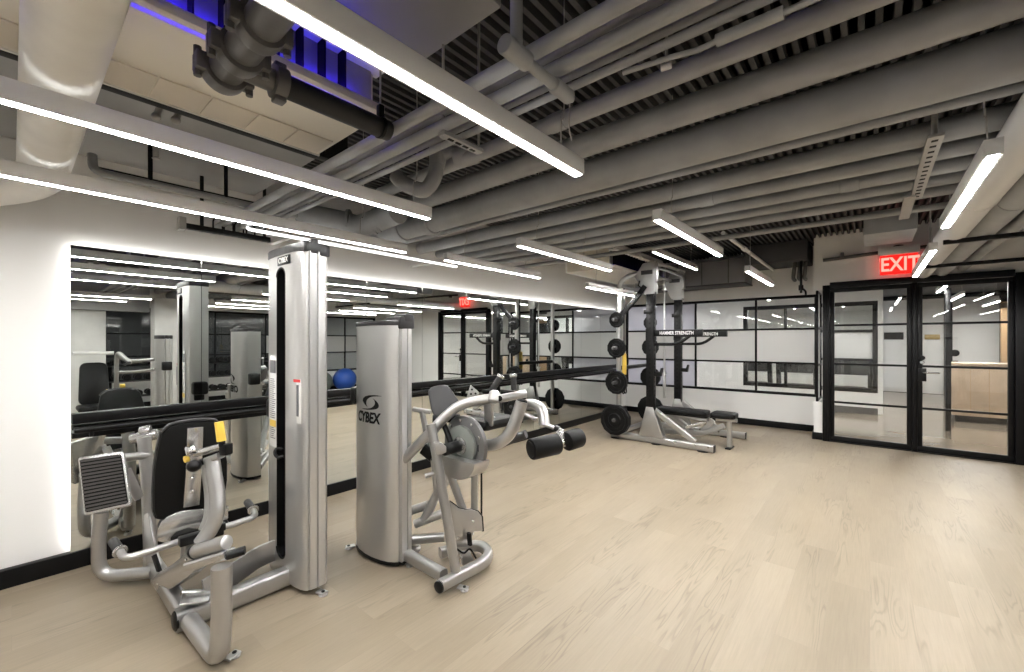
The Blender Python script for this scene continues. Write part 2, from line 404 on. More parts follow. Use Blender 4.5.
# ---------------------------------------------------------------- glass doors
def door_leaf(name, y0, y1, lock):
    root = thing(name, '', '', (DX, y1, 0)); del root['label']; del root['category']; struct(root)
    f = MB()
    z0, z1 = .012, 2.215; e = .05
    f.box((DX-.02, y1, z0), (DX+.025, y0, z0+.075), .003); f.box((DX-.02, y1, z1-.06), (DX+.025, y0, z1), .003)
    f.box((DX-.02, y1, z0+.07), (DX+.025, y1+e, z1-.05), .003); f.box((DX-.02, y0-e, z0+.07), (DX+.025, y0, z1-.05), .003)
    for z in (.575, 1.125, 1.68): f.box((DX-.014, y1+e, z-.014), (DX+.02, y0-e, z+.014), .002)
    f.build('door_frame', frame_black, root)
    zs = [z0+.07, .575, 1.125, 1.68, z1-.05]
    for j in range(4): MB().box((DX-.001, y1+e, zs[j]), (DX+.007, y0-e, zs[j+1])).build('glass_pane', glass, root)
    if lock:
        yk = y0 - .035
        l = MB().box((DX-.045, yk-.05, .93), (DX-.02, yk+.03, 1.10), .006).build('lock_case', black, root)
        MB().tube([(DX-.045, yk-.015, 1.045), (DX-.085, yk-.015, 1.045), (DX-.085, yk-.17, 1.045)], .009, fil=.02).build('lever_handle', chrome, l)
        MB().lathe((DX-.02, yk-.01, 1.235), (-1, 0, 0), [(0, .03), (.016, .03), (.02, .026)]).build('deadbolt', black, root)
        MB().lathe((DX-.02, yk-.01, 1.175), (-1, 0, 0), [(0, .024), (.012, .024), (.015, .02)]).build('key_cylinder', chrome, root)
    return root
ymid = at_x(914.5, 450, DX).y
yl, yr = at_x(830, 440, DX).y, at_x(1014.5, 460, DX).y
door_leaf('door_1', yl-.002, ymid+.025, False)
door_leaf('door_2', ymid-.025, yr+.002, True)
f = MB()
f.box((DX-.05, yl, 0), (DX+.05, yl+.085, 2.262), .004); f.box((DX-.05, yr-.10, 0), (DX+.05, yr, 2.262), .004)
f.box((DX-.05, yr, 2.22), (DX+.05, yl, 2.30), .004); f.box((DX-.045, ymid-.024, .01), (DX+.045, ymid+.024, 2.22), .004)
f.box((DX-.03, yr, 0), (DX+.03, yl, .011))
struct(f.build('trim_3', frame_black))

# ---------------------------------------------------------------- behind the camera (seen in the mirror)
sbox('wall_back', (NX, BY-.12, 0), (DX+.12, BY, .56), wallm)
sbox('wall_back', (NX, BY-.12, 2.2), (DX+.12, BY, CZ+.1), wallm)
sbox('wall_back', (NX, BY-.12, .56), (-.2, BY, 2.2), wallm)
grid_window('window_3', 'y', BY-.06, -.2, DX, .56, 2.2, [.95, 2.1, 3.25, 4.4, 5.55, 6.65], [1.12, 1.62], lambda i, j: frosted if j == 1 and i > 3 else glass)
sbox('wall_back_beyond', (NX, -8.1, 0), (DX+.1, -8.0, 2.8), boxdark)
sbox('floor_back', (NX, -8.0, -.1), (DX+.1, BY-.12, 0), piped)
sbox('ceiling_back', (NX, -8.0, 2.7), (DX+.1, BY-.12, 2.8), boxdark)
sbox('wall_back_side', (DX, -8.0, 0), (DX+.1, BY-.12, 2.8), wallm)
sbox('baseboard_back', (NX, BY, 0), (DX-.03, BY+.02, .105), frame_black)
sbox('trim_4', (NX, -3.19, 2.02), (1.74, -3.0, 2.52), soffitm)            # boxed beam
sbox('column_1', (.60, -3.75, 0), (1.14, -3.2, CZ), concrete, .01)
sbox('column_2', (1.75, -3.0, 0), (2.12, -2.62, 2.28), concrete, .01)

# ================================================================== MIRROR WALL FITTINGS
MZ0, MZ1 = .112, 2.062
ordn = ['first', 'second', 'third', 'fourth', 'fifth', 'sixth', 'seventh', 'eighth', 'ninth', 'tenth', 'eleventh', 'twelfth', 'thirteenth', 'fourteenth', 'fifteenth', 'sixteenth', 'seventeenth', 'eighteenth']
mx = .238
for i in range(11):
    w = .69
    o = MB().box((mx+.0015, 3.866, MZ0), (mx+w-.0015, 3.872, MZ1)).build('wall_mirror', mirror_m)
    tag(o, ('tall frameless mirror panel at the lit left end of the mirror wall' if i == 0 else 'tall frameless mirror panel next to the far corner, last of the mirror row' if i == 10
            else f'tall frameless mirror panel, {ordn[i]} counting from the lit left end'), 'mirror', 'mirror panels along the left wall'); mx += w
MXE = mx
strip = thing('mirror_backlight', 'hidden white LED strip glowing around the back of the mirror edge', 'light', (.24, 3.89, MZ0))
MB().box((.262, 3.874, MZ1-.020), (MXE-.01, 3.880, MZ1-.008)).build('top_strip', HALO, strip)
MB().box((.246, 3.874, MZ0+.02), (.258, 3.880, MZ1-.01)).build('side_strip', HALO, strip)
MB().box((.30, 3.881, MZ0+.02), (MXE-.06, WY-.001, MZ1-.10)).build('backing_board', blackm, strip)
rail = thing('wall_rail', 'long black rail with a round bar fixed across the mirrors at waist height', 'rail', (.24, 3.86, .83))
MB().box((.245, 3.835, .925), (MXE-.03, 3.865, .992), .004).build('backing_board', frame_black, rail)
MB().box((.245, 3.845, .832), (MXE-.03, 3.865, .868), .004).build('lower_board', frame_black, rail)
b = MB(); b.cyl((.25, 3.79, .892), (MXE-.05, 3.79, .892), .02, bev=.006); b.build('round_bar', black, rail)
for k in range(8):
    x = .5 + k*.98
    if k == 0: x = .33
    MB().tube([(x, 3.845, .85), (x, 3.79, .85), (x, 3.79, .878)], .010, fil=.02).build('bracket', black, rail)
# slim white tube fitting high on the mirror wall
o = thing('wall_tube_light', 'slim white tube light high on the wall above the first weight tower', 'light', (1.1, 3.5, 2.28), )
pa = at_y(250, 229.5, 3.5); pb = at_y(457, 267, 3.5)
MB().tube([pa + V((0, .05, .02)), pa, pb, pb + V((0, .05, .02))], .011, fil=.02).build('tube', LAMP2, o)
MB().box((pa.x+.02, 3.515, pa.z-.005), (pb.x-.02, 3.54, pa.z+.02), .004).build('mounting_channel', lampbody, o)
for xx in (pa.x+.3, pb.x-.3): MB().box((xx-.02, 3.54, pa.z), (xx+.02, WY, pa.z+.012), .002).build('wall_arm', lampbody, o)

# ================================================================== CEILING LIGHTS
LZ = 2.14
def light(x0, x1, y, label, z=LZ, group='slim linear ceiling lights', cables=None, mat=None, ctop=CZ):
    t = thing('linear_light', label, 'light', (x0, y, z), group)
    w, h = .052, .066
    b = MB(); b.box((x0, y-w/2, z+.004), (x0+.004, y+w/2, z+h), .001); b.box((x1-.004, y-w/2, z+.004), (x1, y+w/2, z+h), .001)
    b.box((x0+.0042, y-w/2, z+.002), (x1-.0042, y-w/2+.010, z+h), .001); b.box((x0+.0042, y+w/2-.010, z+.002), (x1-.0042, y+w/2, z+h), .001); b.box((x0+.0045, y-w/2+.0102, z+h-.036), (x1-.0045, y+w/2-.0102, z+h-.030))
    b.build('housing', lampbody, t)
    MB().box((x0+.0045, y-w/2+.0102, z), (x1-.0045, y+w/2-.0102, z+.012), .002).build('diffuser', mat or (LAMPF if x0 > 2 and y > -1 else LAMP), t)
    MB().box((x0+.01, y-w/2+.011, z+h-.0298), (x1-.01, y+w/2-.011, z+h-.026)).build('added_uplight', UPFILL, t)  # invented upward light, added to brighten the pipes and deck
    L = x1-x0
    for xc in (cables if cables is not None else ([x0+.12, x1-.12])):
        MB().tube(smooth([(xc, y, z+h), (xc+.006, y+.004, z+h+.12), (xc+.03, y+.006, z+h+.19), (xc+.03, y+.006, ctop)], 4), .003, seg=6).build('hanging_cable', galv, t)
    return t
light(-1.3, 1.534, .93, 'long linear light closest to the camera, passing over the top centre', cables=[-1.0, 1.40])
light(-1.3, 1.53, 1.91, 'long linear light in the second row, crossing below the white duct', cables=[-1.2, 1.42])
light(-1.3, 1.985, 2.77, 'long linear light nearest the mirror wall, above the leg press', cables=[-1.0, 1.6])
light(2.38, 3.72, .93, 'short linear light hanging just past the big pipes, in front of the rack head', cables=[2.62])
light(2.38, 3.80, 1.95, 'short linear light between the mirrors and the rack, second row from the mirror wall', cables=[2.60, 3.3])
light(2.39, 3.74, 2.77, 'short linear light against the white wall above the mirrors beyond the second tower', cables=[2.62, 3.5])
light(4.77, 6.30, 2.77, 'short linear light behind the rack upright under the beige unit', cables=[5.0])
light(4.85, 6.45, 1.93, 'short linear light hung high above the power rack', z=2.49, cables=[6.2])
light(4.72, 6.10, .93, 'short linear light in front of the window wall, below the dark duct', cables=[4.86])
light(2.36, 3.68, -.352, 'short linear light at the right near the camera, under the round ducts', cables=[2.46])
light(4.55, 6.25, -.37, 'short linear light beside the red exit sign', cables=[4.62])
for yy in (-1.36, -2.2):
    for k, (a, bb) in enumerate(((-1.3, 1.5), (2.4, 3.8), (4.75, 6.2))):
        if yy == -2.2 and k == 0: a, bb = -.9, 1.3
        light(a, bb, yy, f'linear light behind the camera, {["first","second","third"][k]} of the row {["nearest the camera","nearer the back windows"][[-1.36,-2.2].index(yy)]}', z=LZ, group='linear lights behind the camera')
# lights of the rooms beyond the glass
for (a, bb, yy, txt) in ((9.0, 10.2, 1.6, 'linear light in the corridor behind the long window'), (9.0, 10.2, 4.0, 'linear light in the corridor behind the rack'),
                         (11.8, 13.2, .5, 'linear light over the treadmills, nearer the glass doors'), (11.8, 13.2, 1.5, 'linear light over the treadmills, middle one'), (11.8, 13.2, 3.0, 'linear light over the treadmills, nearer the mirror side'),
                         (8.6, 10.4, -.9, 'linear light in the lobby just inside the glass doors'), (11.2, 13.0, -1.3, 'linear light in the middle of the lobby'), (13.6, 15.2, -2.1, 'linear light at the far end of the lobby'), (9.5, 11.5, -3.2, 'linear light over the reception counter'),
                         (0.5, 2.5, -6.2, 'linear light in the room behind the back windows, first'), (3.5, 6.0, -6.2, 'linear light in the room behind the back windows, second')):
    light(a, bb, yy, txt, z=2.30, group='linear lights in the rooms beyond', mat=LAMPB if yy > -6 else LAMP, ctop=2.76)
# ================================================================== PIPES AND CEILING EQUIPMENT
def ypipe(name, px, py, z, dpx, label, y0=BY+.02, y1=WY-.01, mat=None, couplings=(), elbow=None, group='grey pipes under the ceiling deck', cat='pipe'):
    """round pipe along Y sighted at (px, py), dpx pixels thick there"""
    p = at_z(px, py, z); d = p.x*FX + p.y*FY; r = .5*dpx*d/FOC
    t = thing(name, label, cat, (p.x, y1, z), group)
    MB().cyl((p.x, y0, z), (p.x, y1, z), r, seg=24).build('pipe_run', mat or pipem, t)
    for yc in couplings:
        MB().lathe((p.x, yc-.05, z), (0, 1, 0), [(0, r*1.02), (.004, r*1.12), (.03, r*1.14), (.07, r*1.14), (.096, r*1.12), (.1, r*1.02)]).build('coupling', mat or pipem, t)
    return t, p.x, r
G1 = 'grey pipes in the bundle between the first two light rows'
ypipe('ceiling_pipe', 620, 4, 2.34, 18, 'thick grey pipe on the camera side of the parallel pipe bundle', group=G1)
ypipe('ceiling_pipe', 620, 20, 2.385, 10, 'thinner grey pipe, second in the parallel bundle', group=G1)
ypipe('ceiling_pipe', 620, 37.5, 2.335, 17, 'thick scuffed grey pipe in the middle of the parallel bundle', group=G1, couplings=(2.3,))
ypipe('ceiling_pipe', 620, 53, 2.375, 8, 'thin grey pipe, fourth in the parallel bundle', group=G1)
_, xE, rE = ypipe('ceiling_pipe', 620, 65, 2.335, 9, 'thin grey pipe on the far side of the parallel bundle, carrying the conduit box', group=G1)
G2 = 'large grey pipes across the ceiling'
ypipe('ceiling_pipe', 620, 97, 2.60, 18, 'medium grey pipe with a strap, just beyond the pipe bundle', group=G2, couplings=(1.25, -.6), y1=2.9)
ypipe('ceiling_pipe', 684, 111, 2.58, 27, 'large grey pipe running between the medium pipe and the biggest duct', group=G2, couplings=(3.0, -.45))
_, xI, rI = ypipe('ceiling_duct', 684, 149, 2.50, 36, 'biggest grey round duct crossing the middle of the ceiling', group=G2, couplings=(3.35, 2.95), cat='duct')
ypipe('ceiling_pipe', 684, 172, 2.42, 7, 'thin grey conduit under the edge of the biggest duct', group=G2, y1=3.5)
G3 = 'grey pipes beyond the biggest duct'
ypipe('ceiling_pipe', 684, 189, 2.50, 17, 'medium grey pipe directly beyond the biggest round duct', group=G3)
ypipe('ceiling_pipe', 684, 204, 2.48, 12, 'grey pipe, second beyond the biggest round duct', group=G3, couplings=(.9,))
ypipe('ceiling_pipe', 684, 215, 2.47, 11, 'grey pipe, third beyond the biggest round duct', group=G3, couplings=(.1,))
ypipe('ceiling_pipe', 684, 224, 2.47, 9, 'grey pipe, fourth beyond the biggest round duct', group=G3)
ypipe('ceiling_pipe', 684, 232, 2.47, 8, 'thin grey pipe, farthest of the pipes beyond the biggest duct', group=G3)
ypipe('ceiling_pipe', 720, 238, 2.50, 5, 'thin conduit at the far edge of the pipes near the rack', group=G3, y0=-1.5)
# strut clamping the bundle on the mirror wall
t = thing('pipe_hanger', 'dark strut with clamps holding the pipe bundle near the mirror wall', 'bracket', (1.1, 3.8, 2.27))
MB().box((.80, 3.72, 2.255), (1.36, 3.76, 2.295), .003).build('strut', black, t)
MB().box((.76, 3.70, 2.24), (.80, 3.78, 2.33), .003).build('end_box', galv, t)
for x in (.90, 1.32): MB().cyl((x, 3.74, 2.29), (x, 3.74, 2.70), .012).build('rod', black, t)
for x in (1.0, 1.07, 1.14, 1.22): MB().tube([(x-.03, 3.74, 2.295), (x-.03, 3.74, 2.36), (x, 3.74, 2.385), (x+.03, 3.74, 2.36), (x+.03, 3.74, 2.295)], .006, fil=.02, seg=8).build('clamp', black, t)
t = thing('pipe_hanger', 'slotted grey channel hung beneath the pipe bundle beside the longest lamp', 'bracket', (1.35, 2.2, 2.3))
pa, pb = at_z(447, 135, 2.30), at_z(478, 148, 2.30)
s2 = MB(); s2.box((pa.x-.03, pa.y-.02, 2.288), (pb.x+.03, pa.y+.02, 2.305), .002, m=pipem)
for k in range(4):
    x = pa.x + (pb.x-pa.x)*(k+.5)/4; s2.box((x-.014, pa.y-.006, 2.285), (x+.014, pa.y+.006, 2.2885), m=blackm)
s2.build('slotted_channel', pipem, t)
for x in (pa.x-.02, pb.x+.02): MB().cyl((x, pa.y, 2.30), (x, pa.y, CZ), .006).build('rod', galv, t)
# perforated channel near the exit side
t = thing('pipe_hanger', 'perforated grey channel hanging under the pipes near the exit sign', 'bracket', (3.6, .0, 2.4))
pa, pb = at_z(936, 137, 2.415), at_z(926, 197, 2.415)
s2 = MB(); n = 14; s2.box((pa.x, pa.y-.03, 2.415), (pb.x, pa.y+.03, 2.432), .002, m=galv)
for k in range(n):
    x = pa.x+.05 + (pb.x-pa.x-.1)*k/(n-1); s2.box((x-.012, pa.y-.012, 2.4135), (x+.012, pa.y+.012, 2.4152), m=blackm)
s2.build('slotted_channel', galv, t)
MB().cyl((pa.x+.06, pa.y, 2.43), (pa.x+.06, pa.y, CZ), .012).build('rod', galv, t)
MB().cyl((pb.x-.06, pa.y, 2.43), (pb.x-.06, pa.y, CZ), .008).build('rod', galv, t)
t = thing('pipe_hanger', 'short perforated plate hanging above the exit sign', 'bracket', (4.6, -.12, 2.4))
p = at_z(908, 205, 2.40)
MB().box((p.x-.2, p.y-.03, 2.40), (p.x+.45, p.y+.03, 2.415), .002).build('channel', galv, t)
MB().cyl((p.x, p.y, 2.41), (p.x, p.y, CZ), .008).build('rod', galv, t)
# capped cross fitting hanging under the bundle beside the longest lamp's end
t = thing('pipe_fitting', 'grey capped pipe tee hanging across the pipe bundle beside the longest lamp', 'pipe fitting', (1.3, 1.2, 2.4))
pa, pb = at_z(505, 44, 2.27), at_z(570, 98, 2.27)
ax = (pb-pa).normalized()
b = MB(); b.cyl(pa, pb, .017); b.build('branch_pipe', pipem, t)
MB().cyl(pa - ax*.005, pa + ax*.10, .027, bev=.004).build('tee', pipem, t)
MB().cyl(pb - ax*.10, pb - ax*.005, .024, bev=.004).build('coupling', pipem, t)
MB().sphere(pb + ax*.008, .012).build('cap', pipem, t)
MB().cyl(pa + ax*.05 + V((0,0,.02)), pa + ax*.05 + V((0,0,CZ-2.27)), .018).build('riser', pipem, t)
MB().tube(smooth([pb + V((0,0,-.01)), pb + V((-.005,.0,-.10)), pb + V((.012,.0,-.14))], 5), .003, seg=6).build('loose_wire', galv, t)
# conduit body on the bundle
t = thing('conduit_box', 'oval grey conduit box clipped to the far pipe of the bundle', 'conduit box', (xE+.06, .65, 2.3))
p = at_z(728, 36, 2.29); q = p + V((0, -.10, 0))
d = V((0, -1, 0))
MB().beam([p-d*.03, q+d*.03], .035, .028, rnd=.45).build('box_body', pipem, t)
MB().tube([q+d*.03, q+d*1.6], .008).build('conduit', pipem, t); MB().tube(smooth([p-d*.03, p-d*.08+V((.004,0,.0)), p-d*.16+V((-.006,0,.006)), p-d*.3+V((-.02,0,.012))]), .008).build('flexible_conduit', pipem, t)
t = thing('smoke_head', 'small white oval fitting hanging above the medium ceiling pipe', 'fixture', (1.9, .6, 2.6))
p = at_z(661, 68, 2.62); q = at_z(672, 65, 2.62)
MB().beam([p, q], .03, .03, rnd=.48).build('housing', lampbody, t); MB().cyl((p+q)/2, ((p+q)/2).xy.to_3d() + V((0,0,CZ)), .006).build('stem', galv, t)
# elbows and traps above the second light row (between bundle and large pipe)
t = thing('pipe_elbow', 'grey U shaped pipe bend hanging over the end of the second lamp', 'pipe fitting', (1.75, 2.5, 2.5))
pts = [at(396, 176, 2.75), at(405, 184, 2.72), at(424, 190, 2.70), at(434, 178, 2.70), at(437, 165, 2.72), at(445, 155, 2.74), at(474, 153, 2.70)]
MB().tube(smooth(pts, 6), .048, seg=20).build('bend', pipem, t)
a = at(455, 160, 2.70); bq = at(478, 153, 2.66); MB().cyl(a, bq, .060, seg=22, bev=.01).build('coupling', pipem, t)
MB().cyl(at(437, 165, 2.72), at(437, 165, 2.72)+V((0,0,.4)), .05).build('riser', pipem, t)
t = thing('pipe_elbow', 'grey flanged bend by the mirror wall over the first weight tower', 'pipe fitting', (1.7, 3.4, 2.4))
MB().tube(smooth([at(300, 213, 3.58), at(340, 221, 3.58), at(358, 226, 3.53), at(373, 222, 3.43), at(398, 212, 3.23)], 6), .088, seg=22).build('bend', pipem, t)
for (x, y, dd) in ((347, 222, 3.56), (372, 222, 3.44), (376, 220, 3.40)):
    p = at(x, y, dd); MB().lathe(p - V((.0,.015,0)), (.7, -.7, 0.05), [(0, .09), (.005, .102), (.025, .102), (.03, .09)]).build('flange', pipem, t)
# white wrapped duct, top left
t = thing('wrapped_duct', 'fat white wrapped round duct dropping from the top left to the mirror wall', 'duct', (.05, 3.3, 2.6))
xa = at_z(75, 0, 2.325).x
DR, DZ = .092, 2.325
MB().tube([(xa, BY+.02, DZ), (xa, 1.0, DZ), (xa, 3.22, DZ)], DR, seg=36).build('duct_run', ductwhite, t)
MB().tube(smooth([(xa, 3.22, DZ), (xa-.01, 3.33, DZ-.01), (xa-.06, 3.45, DZ-.03), (xa-.17, 3.56, DZ-.06), (xa-.34, 3.63, DZ-.10), (xa-.9, 3.70, DZ-.18)], 7), DR*.985, seg=36).build('elbow', ductwhite, t)
for yy in (1.15, 3.20): MB().lathe((xa, yy, DZ), (0, 1, 0), [(0, DR), (.002, DR+.003), (.03, DR+.003), (.032, DR)], seg=36).build('seam_band', ductwhite, t)
# conduit under the soffit, left
t = thing('ceiling_conduit', 'grey conduit with an elbow end hanging below the soffit between the second and third lamps', 'pipe', (.4, 3.0, 2.4))
pa, pb = at_z(93, 171, 2.42), at_z(245, 205, 2.42)
MB().tube([pa + V((0, .03, .10)), pa, V((pb.x+.35, pa.y, 2.42))], .022, fil=.05).build('conduit_run', pipem, t)
for x in (.55, .95): MB().cyl((x, pa.y, 2.40), (x, pa.y, 2.66), .012).build('drop_rod', black, t)
MB().box((pa.x+.02, pa.y+.005, 2.435), (pb.x+.33, pa.y+.04, 2.455), .003).build('support_channel', black, t)
t = thing('sprinkler', 'pair of small sprinkler heads in the dark gap beside the beige unit', 'sprinkler', (.75, 2.35, 2.5))
for (x, y) in ((156, 117), (176, 120)):
    p = at_z(x, y, 2.52); MB().cyl(p, p+V((.03,.03,.10)), .014).sphere(p, .02).build('sprinkler_head', galv, t)
    MB().cyl(p+V((.03,.03,.09)), p+V((.03,.03,.2)), .012).build('drop_pipe', galv, t)
t = thing('sprinkler', 'single small sprinkler head on the soffit between the lamps', 'sprinkler', (.6, 2.8, 2.6))
p = at_z(156, 157, 2.58); MB().cyl(p, p+V((0,0,.09)), .016).lathe(p+V((0,0,-.012)), (0,0,1), [(0,.02),(.004,.02),(.006,.008)]).build('sprinkler_head', galv, t)
# ---- fan coil units
def fan_coil(label, x0, x1, y0, y1, z0, z1, glow, seams):
    t = thing('fan_coil_unit', label, 'air conditioner', (x0, y0, z0), 'beige ceiling air units')
    MB().box((x0, y0+.06, z0), (x1, y1, z0+.03), .004).build('bottom_panel', beige, t)
    MB().box((x0, y0+.10, z0+.03), (x1, y1, z1), .004).build('casing', beige, t)
    MB().box((x0, y0, z1-.10), (x1+.03, y0+.12, z1), .008).build('top_hood', lampbody, t)
    MB().box((x0, y0, z0), (x1, y0+.035, z0+.035), .003).build('outlet_lip', beige, t)
    MB().box((x0+.02, y0+.085, z0+.035), (x1-.02, y0+.099, z1-.10)).build('outlet_back', soffitm, t)
    gx0, gx1 = glow
    b = MB(); b.cyl((gx0, y0+.07, z0+.05), (gx1, y0+.07, z0+.05), .010); b.build('uv_tube', BLUE if seams else BLUE2, t)
    v = MB()
    k = gx0
    while k < gx1: v.box((k, y0+.02, z0+.035), (k+.005, y0+.085, z1-.10)); k += .09
    v.build('outlet_vanes', blackm, t)
    if seams:
        g = MB(); n = 11; L = (x1-x0-.04)/n
        for i in range(n): g.box((x0+.02+i*L+.003, y1-.22, z0-.007), (x0+.02+(i+1)*L-.003, y1-.02, z0), .002)
        g.build('filter_grille', beiged, t)
        g = MB()
        for i in range(0): g.box((x1-.2-i*.42, y1-.245, z0-.006), (x1-.14-i*.42, y1-.232, z0), .001)
        g.bm.free()
    MB().box((x0-.01, y1, z0-.004), (x1+.01, y1+.012, z1), .002).build('side_rail', white_label, t)
    return t
fan_coil('long beige ceiling air unit with a tile-like grille and blue glow, top left', -.9, 1.113, 1.71, 2.37, 2.50, 2.82, (-.6, 1.0), True)
fan_coil('small beige ceiling air unit with a dim purple slot above the power rack', 5.5, 7.3, 2.75, 3.55, 2.50, 2.85, (5.6, 7.1), False)
o = MB().box((-1.5, 2.386, 2.505), (1.3, 2.455, 2.90), .004).build('dark_duct_and_gap', blackm); tag(o, 'black strip painted as the shaded gap along the mirror side of the long beige unit', 'duct')  # shade of the open gap put in as a black strip
o = MB().box((-1.6, 1.02, 2.66), (1.15, 1.50, CZ-.02), .01).build('sheet_duct', ductgrey); tag(o, 'grey sheet metal duct above the blue glowing slot', 'duct')
# ---- grooved header pipe with tee
t = thing('header_pipe', 'heavy grey grooved header pipe with bolted couplings hanging at the top left', 'pipe', (.7, 1.3, 2.3))
e = at_z(216, 77, 2.30); hx = e.x+.015; hr = .050
MB().cyl((hx, -1.2, 2.31), (hx, e.y-.02, 2.31), hr*.97, seg=28).build('header_run', castiron, t)
def coupling(y):
    b = MB(); b.lathe((hx, y-.028, 2.31), (0, 1, 0), [(0, hr*1.0), (.003, hr*1.22), (.012, hr*1.26), (.044, hr*1.26), (.053, hr*1.22), (.056, hr*1.0)], seg=30)
    for s in (-1, 1):
        b.box((hx+s*hr*1.2-.02, y-.026, 2.31-.028), (hx+s*hr*1.2+.02, y+.026, 2.31+.028), .006)
        b.cyl((hx+s*hr*1.42, y, 2.31-.045), (hx+s*hr*1.42, y, 2.31+.045), .011, seg=8)
    b.build('coupling', castiron, t)
for y in (e.y-.03, e.y-.17, e.y-.33): coupling(y)
MB().lathe((hx, e.y-.02, 2.31), (0,1,0), [(0, hr*1.05), (.01, hr*1.05), (.02, hr*.6)]).build('end_cap', castiron, t)
by = e.y - .10
MB().cyl((hx, by, 2.31), (hx+.17, by, 2.31), .036, seg=22).build('branch_outlet', castiron, t)
b = MB(); b.lathe((hx+.115, by, 2.31), (1, 0, 0), [(0, .038), (.003, .052), (.04, .052), (.043, .038)])
for s in (-1, 1): b.box((hx+.118, by-.02, 2.31+s*.052-.012), (hx+.155, by+.02, 2.31+s*.052+.012), .005)
b.build('branch_coupling', castiron, t)
t = thing('insulated_pipe', 'black insulated pipe running from the header coupling beneath the beige unit', 'pipe', (1, by, 2.31))
MB().cyl((hx+.155, by, 2.31), (1.0, by, 2.31), .038, seg=24, bev=.006).build('insulation', insul, t)
px_ = hx + .52
MB().lathe((px_-.006, by, 2.31), (1,0,0), [(0,.039),(.001,.042),(.012,.042),(.013,.039)]).build('hanger_ring', black, t)
MB().box((px_-.012, by-.012, 2.35), (px_+.012, by+.012, 2.40), .003).build('hanger_clip', black, t)
MB().cyl((px_, by, 2.39), (px_, by, CZ), .004, seg=8).build('hanger_rod', galv, t)
# ---- ducts and pipes running along X on the right, converging on the glass doors
def xpipe(name, px, py, z, dpx, x0, x1, label, mat=None, bands=(), group='round pipes running to the glass door wall'):
    p = at_z(px, py, z); d = p.x*FX+p.y*FY; r = .5*dpx*d/FOC
    t = thing(name, label, 'duct' if 'duct' in name else 'pipe', (x0, p.y, z), group)
    MB().cyl((x0, p.y, z), (x1, p.y, z), r, seg=26).build('pipe_run', mat or pipem, t)
    for xb in bands: MB().lathe((xb, p.y, z), (1,0,0), [(0, r), (.003, r*1.05), (.03, r*1.05), (.033, r)], seg=26).build('band', mat or pipem, t)
    return t
xpipe('round_duct', 985, 190, 2.36, 30, 1.2, DX-.02, 'pale grey round duct directly beside the right hand lamps', lampbody, (3.9,))
xpipe('round_duct', 1008, 205, 2.36, 24, 1.2, DX-.02, 'grey round duct, second out from the right hand lamps', pipem, (4.1,))
xpipe('ceiling_pipe', 1020, 222, 2.37, 12, 1.2, DX-.02, 'grey pipe, third out from the right hand lamps')
for k, (yy, nm) in enumerate(((-1.42, 'first'), (-1.50, 'second'), (-1.58, 'third'), (-1.66, 'fourth'))):
    t = thing('thin_conduit', f'thin dark conduit, {nm} of the four conduits right of the round ducts', 'pipe', (4, yy, 2.36), 'thin conduits right of the round ducts')
    MB().cyl((1.2, yy, 2.36), (6.6, yy, 2.36), .013, seg=10).build('conduit_run', piped, t)
    for xb in (4.3, 5.4): MB().lathe((xb, yy, 2.36), (1,0,0), [(0,.014),(.003,.02),(.03,.02),(.033,.014)], seg=10).build('coupling', piped, t)
for k, (xx, nm) in enumerate(((4.95, 'nearer'), (6.45, 'farther'))):
    t = thing('pipe_hanger', f'dark trapeze bar under the round ducts, {nm} of the two', 'bracket', (xx, -1, 2.2), 'trapeze bars under the ducts')
    z = 2.245
    MB().box((xx-.02, -1.9, z), (xx+.02, -.46, z+.035), .003).build('bar', black, t)
    for yy in (-1.85, -.5): MB().cyl((xx, yy, z+.03), (xx, yy, CZ), .006).build('rod', galv, t)
t = thing('wall_conduit', 'dark conduit running across the white wall above the exit sign', 'pipe', (DX-.05, .5, 2.6))
pts = [V((DX-.05, .52, 2.63)), V((DX-.06, -.2, 2.66)), V((DX-.06, -1.1, 2.69)), V((DX-.06, -3.5, 2.72))]
MB().tube(pts, .024, fil=.2).build('conduit_run', piped, t)
for yy in (.3, -.9): MB().box((DX-.09, yy-.02, 2.63), (DX, yy+.02, 2.71), .004).build('clip', piped, t)
# ---- exit sign
sp = at_x(898.5, 261, DX-.10); sy = sp.y
t = thing('exit_sign', 'red glowing exit sign hanging above the glass doors', 'sign', (DX-.10, sy, 2.3))
za = at_x(898, 274, DX-.1).z; zb = at_x(898, 254.5, DX-.1).z; zc = at_x(898, 246.5, DX-.1).z
hw = .185
MB().box((DX-.145, sy-hw-.02, zb), (DX-.055, sy+hw+.02, zc), .006).build('canopy', wallm, t)
pn = MB().box((DX-.112, sy-hw, za), (DX-.088, sy+hw, zb), .002).build('panel', EXITBG, t)
MB().text('EXIT', (DX-.1125, sy-.01, (za+zb)/2-.005), (0, -1, 0), (0, 0, 1), (zb-za)*.98, None, .004, .74).build('letters', EXITLT, pn)
MB().text('EXIT', (DX-.0875, sy, (za+zb)/2-.005), (0, 1, 0), (0, 0, 1), (zb-za)*.98, None, .004, .74).build('letters', EXITLT, pn)
MB().cyl((DX-.10, sy, zc), (DX-.10, sy, 2.64), .012).build('stem', black, t)
MB().lathe((DX-.10, sy, zc), (0,0,1), [(0,.05),(.012,.05),(.02,.02)]).build('mount_plate', black, t)
